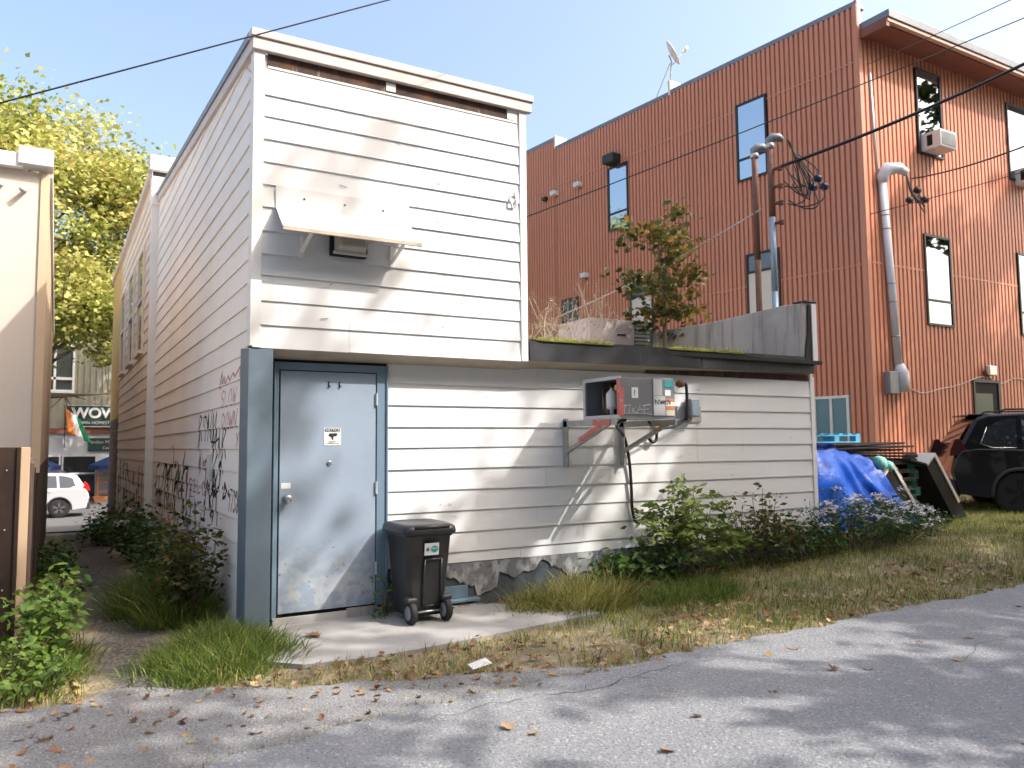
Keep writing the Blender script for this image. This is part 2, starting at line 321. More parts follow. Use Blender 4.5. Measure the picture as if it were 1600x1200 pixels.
# ------------------------------------------------------------------ leaf clouds, grass, trees
SHAPES = {
    'leaf': (np.array([(0, 0, 0), (.42, .27, .05), (1, 0, -.04), (.42, -.27, .05), (.5, 0, -.03)]), np.array([(0, 3, 4), (3, 2, 4), (2, 1, 4), (1, 0, 4)])),
    'narrow': (np.array([(0, 0, 0), (.4, .13, .04), (1, 0, -.08), (.4, -.13, .04), (.5, 0, -.02)]), np.array([(0, 3, 4), (3, 2, 4), (2, 1, 4), (1, 0, 4)])),
    'tri': (np.array([(0, -.33, 0), (.9, 0, .05), (0.1, .5, 0.1), (-.35, .1, 0)]), np.array([(0, 1, 2), (0, 2, 3)])),
}
_ol = [(0, .04), (-.05, .30), (.16, .22), (.20, .52), (.40, .28), (.62, .42), (.64, .20), (1.0, 0)]
_pts = _ol + [(a, -b) for a, b in _ol[-2::-1]]
SHAPES['maple'] = (np.array([(.35, 0, -.05)] + [(a, b, .10 * abs(b) + .02) for a, b in _pts]),
                   np.array([(0, i + 2, i + 1) for i in range(len(_pts) - 1)] + [(0, 1, len(_pts))]))
def leaves(name, P, size, mat, parent=None, shape='leaf', up=0.6, droop=-.2, rnd=None, rng=RNG, curl=0.0):
    """P (n,3) leaf bases; size scalar or (n,)"""
    P = np.asarray(P, float); n = len(P); S, F = SHAPES[shape]
    size = np.broadcast_to(np.asarray(size, float), (n,)) * rng.uniform(.7, 1.25, n)
    a = rng.uniform(0, 2 * np.pi, n)
    d = np.stack([np.cos(a), np.sin(a), droop + rng.normal(0, .35, n)], 1); d /= np.linalg.norm(d, axis=1)[:, None]
    nr = rng.normal(0, 1, (n, 3)) * (1 - up) + np.array([0, 0, up]); nr -= d * (nr * d).sum(1)[:, None]; nr /= np.linalg.norm(nr, axis=1)[:, None] + 1e-9
    s = np.cross(nr, d)
    S3 = np.broadcast_to(S, (n,) + S.shape).copy()
    if curl: S3[:, :, 2] += curl * rng.uniform(-1, 1.6, n)[:, None] * (S[None, :, 1] ** 2 * 2 + (S[None, :, 0] - .4) ** 2 * .8)
    V = P[:, None] + size[:, None, None] * (S3[:, :, 0:1] * d[:, None] + S3[:, :, 1:2] * s[:, None] + S3[:, :, 2:3] * nr[:, None])
    FF = F[None] + (np.arange(n) * len(S))[:, None, None]
    r = rng.uniform(0, 1, n) if rnd is None else np.clip(rnd, 0, 1)
    return np_obj(name, V.reshape(-1, 3), FF.reshape(-1, F.shape[1]), mat, parent, np.repeat(r, len(S)))
def blades(name, P, h, wdt, mat, parent=None, lean=.35, rnd=None, rng=RNG, bias=None):
    """grass blades: two-segment bent strips"""
    P = np.asarray(P, float); n = len(P); h = np.broadcast_to(np.asarray(h, float), (n,)) * rng.uniform(.55, 1.25, n)
    a = rng.uniform(0, 2 * np.pi, n); l = np.abs(rng.normal(0, lean, n)) + .05
    d = np.stack([np.cos(a) * l, np.sin(a) * l, np.ones(n)], 1)
    if bias is not None: d = d + bias
    d2 = d * np.array([2.0, 2.0, .75]); dn = d / np.linalg.norm(d, axis=1)[:, None]; d2 /= np.linalg.norm(d2, axis=1)[:, None]
    b = rng.uniform(0, 2 * np.pi, n); s = np.stack([np.cos(b), np.sin(b), 0 * b], 1) * (wdt / 2)
    m = P + dn * (h * .55)[:, None]; t = m + d2 * (h * .5)[:, None]
    V = np.stack([P - s, P + s, m + s * .8, m - s * .8, t], 1)
    F = np.array([(0, 1, 2), (0, 2, 3), (3, 2, 4)])[None] + (np.arange(n) * 5)[:, None, None]
    r = rng.uniform(0, 1, n) if rnd is None else np.clip(rnd, 0, 1)
    return np_obj(name, V.reshape(-1, 3), F.reshape(-1, 3), mat, parent, np.repeat(r, 5))
def make_tree(name, label, cat, loc, h, crown, mat, nleaf, lsize, seed, group=None, gap=None, base=.28, limbs=13, shape='tri', trunk_r=.16, clump=.55, kids=6):
    """tapered trunk, limbs and twigs; leaves in clumps round the twigs. crown = (rx, ry)"""
    rng = np.random.default_rng(seed); t = thing(name, label, cat, loc, group); L0 = Vector(loc)
    g = G(); tips = []
    n = 9; path = []; rad = []
    wob = rng.normal(0, .025 * h, (n + 1, 2)).cumsum(0) * .35; wob[0] = 0
    for i in range(n + 1):
        f = i / n; path.append(L0 + Vector((wob[i][0], wob[i][1], f * h * .93))); rad.append(trunk_r * (1 - f) ** .8 + .015)
    g.tube(path, rad, 9)
    for k in range(limbs):
        f = base + (0.93 - base) * (k + rng.uniform(-.3, .3)) / limbs; f = min(max(f, base * .9), .93)
        i = f * n; a = path[int(i)].lerp(path[min(int(i) + 1, n)], i - int(i))
        az = k * 2.399 + rng.normal(0, .35); q = (f - base) / (1 - base)
        reach = math.sin(math.pi * min(1, .22 + q * .80)) ** .7 * rng.uniform(.72, 1.1)
        end = a + Vector((math.cos(az) * crown[0] * reach, math.sin(az) * crown[1] * reach, h * (.10 + .12 * q + .05 * rng.normal())))
        mid = a.lerp(end, .5) + Vector(rng.normal(0, .05 * h, 3) * .5) + Vector((0, 0, .03 * h))
        lp = [a, a.lerp(mid, .55), mid, mid.lerp(end, .55), end]; r0 = trunk_r * .42 * (1 - f * .6)
        g.tube(lp, [r0, r0 * .75, r0 * .55, r0 * .35, r0 * .15], 6)
        tips.append((end, 1.0))
        for j in range(kids):
            s = rng.uniform(.3, .98); ii = s * 4; b = lp[int(ii)].lerp(lp[min(int(ii) + 1, 4)], ii - int(ii))
            e = b + Vector(rng.normal(0, 1, 3)).normalized() * (crown[0] * rng.uniform(.16, .36)) + Vector((0, 0, .03 * h))
            m = b.lerp(e, .5) + Vector(rng.normal(0, .04, 3))
            g.tube([b, m, e], [r0 * .3, r0 * .18, .008], 4, False); tips += [(e, 1.0), (m, .7)]
    obj('trunk', g, m_bark, t, True)
    T = np.array([tuple(p) for p, _ in tips]); W = np.array([q for _, q in tips]) * rng.uniform(.3, 1.4, len(tips))
    idx = rng.choice(len(T), nleaf, p=W / W.sum())
    sig = rng.uniform(.55, 1.25, len(T))[idx] * clump
    off = rng.normal(0, 1, (nleaf, 3)) * sig[:, None] * np.array([1, 1, .7])
    tone = rng.uniform(0, 1, len(T))[idx] * .55 + rng.uniform(0, .45, nleaf)
    PP = T[idx] + off
    if gap is not None:
        k = ~((PP[:, 2] > gap[0]) & (PP[:, 2] < gap[1]) & (rng.uniform(0, 1, nleaf) > gap[2])); PP = PP[k]; tone = tone[k]
    leaves('crown', PP, lsize, mat, t, shape, .35, -.3, tone, rng)
    return t

# ------------------------------------------------------------------ the setting: ground, road, apron, pad, street
def nu(*segs): return np.unique(np.concatenate([np.linspace(*q) for q in segs]))
def add_path(m):
    n = m.node_tree.nodes; L = m.node_tree.links; b = n['Principled BSDF']; src = b.inputs['Base Color'].links[0].from_socket
    geo = n.new('ShaderNodeNewGeometry'); sp = n.new('ShaderNodeSeparateXYZ'); L.new(geo.outputs['Position'], sp.inputs[0])
    no = n.new('ShaderNodeTexNoise'); no.inputs['Scale'].default_value = 2.5; no.inputs['Detail'].default_value = 5; L.new(geo.outputs['Position'], no.inputs['Vector'])
    def math_(op, a, b_):
        q = n.new('ShaderNodeMath'); q.operation = op
        for i, v in enumerate((a, b_)):
            if isinstance(v, (int, float)): q.inputs[i].default_value = v
            else: L.new(v, q.inputs[i])
        return q.outputs[0]
    d = math_('ABSOLUTE', math_('ADD', sp.outputs[0], .82), 0); d = math_('ADD', d, math_('MULTIPLY', math_('SUBTRACT', no.outputs[0], .5), .5))
    mr = n.new('ShaderNodeMapRange'); mr.inputs[1].default_value = .16; mr.inputs[2].default_value = .36; mr.inputs[3].default_value = 1; mr.inputs[4].default_value = 0; L.new(d, mr.inputs[0])
    mr2 = n.new('ShaderNodeMapRange'); mr2.inputs[1].default_value = -2.2; mr2.inputs[2].default_value = -1.6; L.new(sp.outputs[1], mr2.inputs[0])
    n2 = n.new('ShaderNodeTexNoise'); n2.inputs['Scale'].default_value = 42; n2.inputs['Detail'].default_value = 2; L.new(geo.outputs['Position'], n2.inputs['Vector'])
    cr = n.new('ShaderNodeValToRGB'); e = cr.color_ramp.elements; e[0].position = .42; e[0].color = (.06, .05, .04, 1); e[1].position = .66; e[1].color = (.18, .16, .14, 1); L.new(n2.outputs[0], cr.inputs[0])
    mx = n.new('ShaderNodeMix'); mx.data_type = 'RGBA'; L.new(math_('MULTIPLY', mr.outputs[0], mr2.outputs[0]), mx.inputs[0]); L.new(src, mx.inputs[6]); L.new(cr.outputs[0], mx.inputs[7]); L.new(mx.outputs[2], b.inputs['Base Color'])
add_path(m_soil)
xs = nu((-400, -30, 12), (-30, -4, 14), (-4, 16, 101), (16, 40, 25), (40, 500, 14)); ys = nu((-300, -12, 12), (-12, -4, 9), (-4, 6, 61), (6, 45, 40), (45, 600, 14))
XX, YY = np.meshgrid(xs, ys)
zz = gz(XX, YY); near = (XX > -3) & (XX < 14) & (YY > -2.1) & (YY < 6)
zz = zz + np.where(near, .012 * np.sin(XX * 3.1 + 1.3 * np.sin(YY * 2.3)) * np.sin(YY * 3.7 + XX), 0) - .012
struct('ground', G().grid(np.stack([XX, YY, zz], 2)), m_soil, True)
def road_edge(x):
    x = np.asarray(x, float)
    e = np.interp(x, [-80, -3, -.95, .07, .74, 2.18, 4.24, 7.3, 12, 60], [-6, -3.1, -2.75, -2.55, -2.45, -2.38, -2.30, -2.19, -2.0, -2.0])
    return e + .035 * np.sin(x * 4.3) * np.sin(x * 1.7 + 1) + .02 * np.sin(x * 13 + 2) + .012 * np.sin(x * 31)
def strip(name, x, lo, hi, z, mat, rows=6):
    A = np.stack([np.stack([x, lo + (hi - lo) * t, gz(x, lo + (hi - lo) * t) + z], 1) for t in np.linspace(0, 1, rows)], 0)
    return struct(name, G().grid(A), mat, True)
xr = nu((-300, -6, 20), (-6, 14, 260), (14, 300, 30))
strip('road', xr, np.full_like(xr, -60.0), road_edge(xr), .012, m_asph, 10)
xa = np.linspace(-8, 2.3, 180)
ea = np.interp(xa, [-8, -1.9, -1.3, -.9, -.4, .0, .45, 1.1, 1.7, 2.3], [-1.0, -1.25, -1.35, -1.15, -1.5, -1.75, -1.85, -2.05, -2.28, -2.5]) + .05 * np.sin(xa * 7) * np.sin(xa * 2.9) + .02 * np.sin(xa * 23)
strip('gravel_apron', xa, np.minimum(road_edge(xa) - .05, ea - .02), ea, .004, M('worn_gravel_asphalt', (.25, .245, .24), .9, layers=[(1.3, (.18, .165, .145), .42, .66, .8), (4, (.25, .24, .23), .5, .7, .6), (60, (.42, .41, .40), .57, .66, .8, (1, 1, 1), 2), (75, (.05, .05, .05), .57, .66, .8, (1, 1, 1), 2)], bump=(70, .8)), 8)
road = bpy.data.objects['road']; rgc = np.random.default_rng(77); m_crack = M('crack_dirt', (.045, .042, .04), .95, layers=[(30, (.12, .11, .09), .5, .65, .7)])
for (xa_, ya_, xb_, yb__, wd) in ((.1, -2.75, 2.6, -2.62, .007), (3.4, -3.6, 7.5, -2.95, .005), (6.9, -2.4, 8.2, -4.0, .005), (-1.4, -3.2, .9, -3.9, .007), (5.6, -3.3, 9.5, -3.6, .008)):
    n_ = 46; t_ = np.linspace(0, 1, n_); wob = np.cumsum(rgc.normal(0, .022, n_)); wob -= wob[-1] * t_; px_ = xa_ + (xb_ - xa_) * t_ + wob * .4; py_ = ya_ + (yb__ - ya_) * t_ + wob
    ww = wd * (.35 + .8 * rgc.uniform(0, 1, n_)) * np.sin(np.pi * np.clip(t_ * .96 + .02, 0, 1)) ** .5 / 2
    dx_, dy_ = np.gradient(px_), np.gradient(py_); ln_ = np.hypot(dx_, dy_)
    A = np.stack([np.stack([px_ - dy_ / ln_ * ww, py_ + dx_ / ln_ * ww, np.full(n_, .0155)], 1), np.stack([px_ + dy_ / ln_ * ww, py_ - dx_ / ln_ * ww, np.full(n_, .0155)], 1)], 0)
    obj('crack', G().grid(A[::-1]), m_crack, road)
g = G(); pad = [(.15, -1.30), (.62, -1.36), (1.2, -1.30), (1.9, -1.18), (2.82, -1.02), (2.78, -.72), (2.35, -.32), (2.05, -.02), (.15, -.02), (-.02, -.4), (-.04, -1.1)]
g.prism(pad, 2, -.03, .022); struct('concrete_pad', g, m_pad)
xs2 = nu((-40, 30, 80)); strip('sidewalk', xs2, np.full_like(xs2, 17.6), np.full_like(xs2, 21.0), .03, m_paver, 6)
strip('street', xs2, np.full_like(xs2, 21.0), np.full_like(xs2, 34.2), .006, m_street, 12)
g = G(); g.box(-40, 30, 34.2, 37, -1.3, -.98); struct('far_sidewalk', g, m_paver)

# ------------------------------------------------------------------ white building
WB = thing('white_building', 'white clapboard building with overhanging upper block, flat-roofed rear extension and grey-blue door', 'building', (0, 0, 0))
def board_rear(x0, x1, z0, z1, yp, mat=None, parent=None, j=.003):
    g = G(); a = [random.uniform(-j, j) for _ in range(4)]
    for k, x in enumerate((x0, x1)):
        d = a[k] * .6
        g.v += [(x, yp - .019 + d, z0 + a[k]), (x, yp, z0 + a[k]), (x, yp, z1 + .012), (x, yp - .004, z1 + .012)]
    g.f += [(0, 4, 7, 3), (0, 1, 5, 4), (1, 2, 6, 5), (2, 3, 7, 6), (0, 3, 2, 1), (4, 5, 6, 7)]
    return obj('siding_board', g, mat or m_siding, parent or WB)
def board_left(ya, yb, yat, z0, z1, xp, mat, parent):
    g = G(); a = random.uniform(-.002, .002)
    def ring(y0, y1): return [(xp - .019 + a, y0, z0), (xp, y0, z0), (xp, y1, z1 + .012), (xp - .004, y1, z1 + .012)]
    g.v = ring(ya, yat) + ring(yb, yb); g.f = [(3, 7, 4, 0), (4, 5, 1, 0), (5, 6, 2, 1), (6, 7, 3, 2), (1, 2, 3, 0), (7, 6, 5, 4)]
    return obj('siding_board', g, mat, parent)
# cores and roofs
ROOFK = .095
def zr(y): return 4.755 + ROOFK * (y + .2)
g = G(); g.box(.004, 6.86, .004, 7.0, -.1, 2.44); g.box(.004, 2.56, -.198, .001, 2.33, 4.70); g.box(.003, 2.561, .001, 7.0, 2.443, 4.70); obj('wall_core', g, m_core, WB)
g = G(); g.add([(.004, -.19, 4.7), (2.56, -.19, 4.7), (2.56, 7, 4.7), (.004, 7, 4.7), (.004, -.19, zr(-.19)), (2.56, -.19, zr(-.19)), (2.56, 7, zr(7)), (.004, 7, zr(7))],
               [(0, 1, 2, 3), (7, 6, 5, 4), (0, 4, 5, 1), (1, 5, 6, 2), (2, 6, 7, 3), (3, 7, 4, 0)]); obj('roof_deck', g, m_trim, WB)
# upper rear boards
zb = [2.287, 2.48, 2.675, 2.885, 3.065, 3.258, 3.455, 3.643, 3.836, 4.03, 4.22, 4.405, 4.625]
for i in range(len(zb) - 1):
    if i in (0, 1): board_rear(.062, .80, zb[i], zb[i + 1], -.2); board_rear(.803, 2.508, zb[i], zb[i + 1], -.2)
    else: board_rear(.062, 2.508, zb[i], zb[i + 1], -.2)
g = G(); g.box(.088, 2.498, -.212, -.2, 4.638, 4.655); obj('ledger_strip', g, m_trim, WB)
g = G(); g.box(.088, 2.44, -.206, -.198, 4.655, 4.765); obj('exposed_sheathing', g, m_rust, WB)
for q in ((1.13, 1.22, -.214, -.205, 4.672, 4.75), (2.38, 2.49, -.216, -.2, 4.66, 4.76)): obj('patch_block', G().box(*q), m_trim, WB)
g = G(); g.box(-.006, .06, -.226, -.2, 2.287, 4.765); g.box(-.026, -.004, -.226, -.10, 2.30, 4.765); obj('corner_trim', g, m_trim, WB, bevel=.004)
g = G(); g.box(2.51, 2.585, -.226, -.2, 2.287, 4.765); g.box(2.563, 2.585, -.2, 7, 2.33, 4.765); obj('corner_trim', g, m_trim, WB, bevel=.004)
# cap: two stepped metal bands, level along the rear and rising along the side
g = G(); g.box(-.045, 2.64, -.252, -.19, 4.762, 4.862); obj('roof_cap_band', g, m_cap, WB, bevel=.006)
g = G(); g.box(-.06, 2.655, -.268, -.15, 4.864, 4.932); obj('roof_cap_band', g, m_cap, WB, bevel=.006)
def sloped(x0, x1, y0, y1, h0, h1, name, mat):
    g = G(); f = lambda y: 4.762 + ROOFK * (y + .25)
    g.v = [(x, y, f(y) + h) for y in (y0, y1) for h in (h0, h1) for x in (x0, x1)]
    g.f = [(0, 2, 3, 1), (4, 5, 7, 6), (0, 1, 5, 4), (2, 6, 7, 3), (0, 4, 6, 2), (1, 3, 7, 5)]; obj(name, g, mat, WB)
sloped(-.043, .03, -.19, 6.95, 0, .10, 'roof_cap_band', m_cap); sloped(-.058, .06, -.149, 6.95, .103, .17, 'roof_cap_band', m_greycap)
sloped(2.55, 2.62, -.19, 6.95, 0, .15, 'roof_cap_band', m_cap)
# sloping soffit skirt below the overhang
g = G(); g.add([(.17, -.2, 2.29), (2.60, -.2, 2.29), (2.60, .002, 2.222), (.17, .002, 2.222), (.17, -.2, 2.34), (2.6, -.2, 2.34), (2.6, .002, 2.34), (.17, .002, 2.34)],
              [(0, 1, 2, 3), (4, 7, 6, 5), (0, 4, 5, 1), (2, 6, 7, 3), (0, 3, 7, 4), (1, 5, 6, 2)]); obj('soffit', g, m_soffit, WB)
# left wall boards (first section)
zl = np.arange(.30, 5.5, .1955)
for z0 in zl:
    z1 = z0 + .1955; y0 = -.10 if z0 > 2.2 else .09
    f = lambda z: max(y0, (z - 4.755) / ROOFK - .2)
    ya, yb_ = f(z0), f(z1)
    if ya > 6.6: continue
    sp = random.choice([None, 2.2, 3.6, 4.4]) if yb_ < 1.5 else None
    if sp:
        board_left(ya, sp, yb_, z0, z1, 0, m_sidingL, WB); board_left(sp + .003, 6.98, sp + .003, z0, z1, 0, m_sidingL, WB)
    else: board_left(ya, 6.98, min(yb_, 6.9), z0, z1, 0, m_sidingL, WB)
g = G(); g.box(-.012, .003, .06, 7, -.2, .30); obj('base_board', g, m_sidingL, WB)
# corner pilaster clad in blue metal
g = G(); g.v = [(-.032, -.215, .075), (.165, -.215, .06), (.165, -.215, 2.282), (-.032, -.215, 2.282), (-.032, .10, .09), (.165, .0, .09), (.165, .0, 2.282), (-.032, .10, 2.31)]
g.f = [(0, 1, 2, 3), (4, 7, 6, 5), (0, 3, 7, 4), (1, 5, 6, 2), (3, 2, 6, 7), (0, 4, 5, 1)]; obj('corner_pilaster', g, m_post, WB, bevel=.006)
g = G(); g.box(.0, .15, -.19, -.02, -.05, .062); obj('pilaster_footing', g, m_conc, WB)
# front section of the left wall
FS = thing('front_block', 'taller cream clapboard front block with three narrow windows and a brick and ochre end', 'building', (0, 7, 0))
g = G(); g.box(-.098, 6.0, 7.0, 16.7, -1.2, 5.86); obj('wall_core', g, m_core, FS)
g = G(); g.box(-.124, -.004, 6.965, 6.998, -.15, 5.45); obj('corner_board', g, m_trim, FS)
for z0 in np.arange(.10, 5.8, .1955): board_left(7.0, 13.62, 7.0, z0, min(z0 + .1955, 5.84), -.1, m_sidingF, FS)
g = G(); g.box(-.118, -.1, 7, 13.6, -.9, .1); obj('base_board', g, m_picket, FS)
g = G(); g.box(-.118, -.098, 13.62, 16.72, 2.2, 5.86); obj('ochre_panel', g, m_yellow, FS)
g = G(); g.box(-.112, -.098, 13.66, 16.72, -1.1, 2.2); obj('mortar_bed', g, m_mortar, FS)
g = G()
for r in range(43):
    z = -1.05 + r * .075
    for k in range(14):
        y = 13.67 + k * .215 + (.1 if r % 2 else 0)
        if y + .2 < 16.75: g.box(-.126, -.111, y, y + .203, z, z + .064)
tag(obj('bricks', g, m_brick, FS), kind='stuff')
g = G(); g.box(-.17, .1, 6.98, 16.8, 5.86, 5.98); obj('parapet_cap', g, m_cap, FS)
g = G(); g.box(-.13, .42, 6.93, 7.2, 5.40, 5.95); obj('parapet_end', g, m_trim, FS)
g = G(); g.box(-.17, .46, 6.89, 7.24, 5.95, 6.20); obj('parapet_end_cap', g, m_cap, FS, bevel=.01)
g = G(); g.box(-.12, .38, 6.925, 6.935, 5.86, 5.93); obj('gap_strip', g, m_dark, FS)
for (ya, yb_) in ((7.95, 8.85), (9.95, 10.85), (12.2, 13.1)):
    wf = sub('window', FS)
    g = G()
    for (a, b, c, d) in ((ya - .07, ya, 3.14, 4.94), (yb_, yb_ + .07, 3.14, 4.94), (ya, yb_, 4.87, 4.94), (ya, yb_, 4.02, 4.07)): g.box(-.15, -.11, a, b, c, d)
    obj('window_frame', g, m_sidingF, wf)
    g = G(); g.box(-.19, -.11, ya - .1, yb_ + .1, 3.08, 3.14); obj('sill', g, m_sidingF, wf)
    g = G(); g.box(-.128, -.11, ya, yb_, 3.14, 4.87); obj('pane', g, m_glassd, wf)
# lower rear wall
zlo = [.397, .50, .685, .878, 1.075, 1.275, 1.47, 1.66, 1.856, 2.05, 2.235]
splits = {1: [3.35], 2: [4.6], 3: [3.9], 4: [2.9], 5: [4.93], 6: [3.15, 4.93], 7: [4.92], 8: [], 9: [2.82], 0: [2.6]}
for i in range(len(zlo) - 1):
    e = [1.222] + splits.get(i, []) + [6.826]
    for a, b in zip(e[:-1], e[1:]): board_rear(a + .0015, b - .0015, zlo[i], zlo[i + 1], 0, j=.004)
g = G(); g.box(6.828, 6.9, -.024, .0, .3, 2.30); g.box(6.862, 6.9, 0, 7, .1, 2.4); obj('corner_trim', g, m_trim, WB, bevel=.004)
g = G(); g.box(5.2, 6.8, -.012, -.002, 2.247, 2.32); g.box(4.2, 5.19, -.02, -.002, 2.25, 2.33); obj('vent_strip', g, m_rust, WB)
# foundation with flaking render
g = G(); g.box(1.225, 6.9, -.010, .004, -.15, .39); obj('foundation', g, m_found, WB)
rg = np.random.default_rng(3); n = 90; xx = np.linspace(1.26, 3.9, n)
prof = .24 + .06 * np.sin(xx * 5.1) + .05 * np.sin(xx * 11 + 1) + .022 * np.sin(xx * 27) + rg.normal(0, .009, n)
prof = np.where((xx > 1.95) & (xx < 2.1), prof + .05, prof); prof = np.where((xx > 2.1) & (xx < 2.35), prof - .09, prof); prof = np.clip(prof, .06, .37)
g = G(); A = np.stack([np.stack([xx, np.full(n, -.024), prof], 1), np.stack([xx, np.full(n, -.021), np.full(n, .392)], 1)], 0); g.grid(A)
B = A.copy(); B[:, :, 1] = -.008; g.grid(np.stack([A[0], B[0]], 0)); obj('flaking_render_coat', g, m_render, WB)
g = G(); g.box(1.5, 2.12, -.09, -.011, .045, .075); g.box(1.5, 2.02, -.03, -.011, .075, .19); obj('foundation_ledge', g, m_frame, WB, bevel=.006)
# low roof: fascia in two lengths, roof sheet
def fasc(x0, x1, name='roof_fascia'):
    f = lambda x: -.235 + .16 * (x - 2.6) / 4.2
    g = G(); zt = lambda x: 2.512 + .008 * (x - 2.6); zb_ = lambda x: 2.300 + .009 * (x - 2.6)
    v = []
    for x in (x0, x1): v += [(x, f(x), zb_(x)), (x, f(x) + .03, zb_(x)), (x, f(x) + .06, zt(x)), (x, f(x) + .012, zt(x))]
    g.add(v, [(0, 4, 7, 3), (0, 1, 5, 4), (1, 2, 6, 5), (2, 3, 7, 6), (0, 3, 2, 1), (4, 5, 6, 7)]); return obj(name, g, m_fascia, WB)
fasc(2.60, 4.90); fasc(4.912, 6.86)
g = G(); g.add([(2.6, -.2, 2.32), (6.86, -.05, 2.35), (6.86, .003, 2.35), (2.6, .003, 2.235)], [(0, 1, 2, 3)]); obj('soffit', g, m_soffit, WB)
g = G(); g.box(2.59, 6.9, -.16, 7, 2.446, 2.49); obj('flat_roof', g, m_tar, WB)
# door and frame
g = G(); g.box(.218, .258, -.035, .0, .08, 2.20); g.box(1.12, 1.218, -.035, .0, .08, 2.20); g.box(.258, 1.12, -.035, .0, 2.136, 2.20); g.box(.214, .226, -.06, -.03, .08, 2.2); g.box(1.206, 1.222, -.05, -.03, .2, 2.21); obj('door_frame', g, m_frame, WB, bevel=.003)
g = G(); g.box(.2, 1.222, -.006, .003, .0, 2.25); obj('door_recess', g, m_dark, WB)
g = G(); g.box(.273, 1.112, -.026, -.008, .112, 2.128); DOOR = obj('door', g, m_door, WB, bevel=.003); DOOR['label'] = 'scuffed grey-blue steel door with a round knob'
for z in (1.9, 1.12, .42):
    g = G(); g.tube([(1.117, -.036, z - .055), (1.117, -.036, z + .055)], .011, 8); obj('hinge', g, m_cpale, DOOR)
g = G(); g.lathe([(.034, -.028), (.036, -.036), (.02, -.042), (.017, -.06), (.03, -.068), (.034, -.084), (.028, -.096), (.01, -.1)], (.335, 0, 1.055), 1, 18); obj('knob', g, m_steel, DOOR, True)
g = G(); g.lathe([(.02, -.026), (.02, -.036), (.012, -.04)], (.694, 0, 1.345), 1, 14); obj('peephole', g, m_steel, DOOR, True)
g = G(); g.box(.286, .366, -.029, -.0265, 1.138, 1.185); obj('lock_plate', g, m_paper, DOOR)
st = obj('notice_sticker', G().box(.647, .795, -.029, -.0265, 1.495, 1.645), m_paper, DOOR); st['label'] = 'white security notice sticker with a camera symbol'
g = G(); g.box(.655, .787, -.031, -.0292, 1.612, 1.641); obj('black_band', g, m_ink, DOOR)
text_mesh('notice_text', 'NOTICE', m_paper, .034, (.66, -.0315, 1.615), ROT_FRONT, DOOR, .0004)
g = G(); g.prism([(.685, 1.575), (.69, 1.598), (.755, 1.6), (.765, 1.585), (.745, 1.57), (.735, 1.575), (.725, 1.56), (.73, 1.545), (.715, 1.543), (.71, 1.565)], 1, -.031, -.0292); obj('camera_symbol', g, m_ink, DOOR)
text_mesh('notice_text', 'SECURITY\nCAMERAS IN USE', m_ink, .0145, (.721, -.031, 1.523), ROT_FRONT, DOOR, .0003, 'CENTER')
g = G(); g.box(.228, .852, -.045, -.03, -.01, .085); obj('kick_plate', g, m_galv, WB, bevel=.002)
g = G(); g.box(.855, 1.2, -.035, -.02, .0, .10); obj('threshold', g, m_conc, WB)
for x in (.68, .775):
    g = G(); g.box(x, x + .008, -.034, -.026, 2.0, 2.045); g.box(x, x + .018, -.04, -.034, 2.0, 2.01); obj('hook', g, m_dark, DOOR)
# wall hardware of the upper block
g = G()
g.tube([(2.43 + .035 * math.sin(a), -.23 - .012 * math.cos(3 * a), 3.85 + .07 * math.cos(a)) for a in np.linspace(0, 5.6, 16)], .011, 6); obj('cable_clamp', g, m_trim, WB, True)

rg = np.random.default_rng(14)
for k in range(12):
    x = rg.uniform(.2, 2.4); z = rg.uniform(2.5, 4.4); L = rg.uniform(.02, .07); g = G(); g.beam((x, -.2225, z), (x + L, -.2225, z + rg.uniform(-.03, .02)), .004, .005); obj('scuff_mark', g, m_cpanel, WB)
for k in range(16):
    x = rg.uniform(1.5, 6.5); z = rg.uniform(.6, 2.1); L = rg.uniform(.015, .05); g = G(); g.beam((x, -.0215, z), (x + L, -.0215, z + rg.uniform(-.02, .01)), .003, .004); obj('scuff_mark', g, m_cpanel, WB)
# graffiti strokes lie on the boards
def depthL(z): return -.004 - .015 * (1 - ((z - .30) / .1955) % 1.0) - .0025
def ribbon(strokes, wdt, mat, name='graffiti'):
    g = G()
    for st_ in strokes:
        P = []
        for (a, b) in zip(st_[:-1], st_[1:]):
            n = max(2, int(math.hypot(b[0] - a[0], b[1] - a[1]) / .025)); P += [(a[0] + (b[0] - a[0]) * k / n, a[1] + (b[1] - a[1]) * k / n) for k in range(n)]
        P.append(st_[-1]); vs = []
        for i, p in enumerate(P):
            q0 = P[max(i - 1, 0)]; q1 = P[min(i + 1, len(P) - 1)]; d = Vector((q1[0] - q0[0], q1[1] - q0[1])); d = d.normalized() if d.length else Vector((1, 0)); nn = (-d[1] * wdt / 2, d[0] * wdt / 2)
            for s in (1, -1): y, z = p[0] + s * nn[0], p[1] + s * nn[1]; vs.append((depthL(z), y, z))
        g.add(vs, [(2 * i, 2 * i + 2, 2 * i + 3, 2 * i + 1) for i in range(len(P) - 1)])
    return obj(name, g, mat, WB)
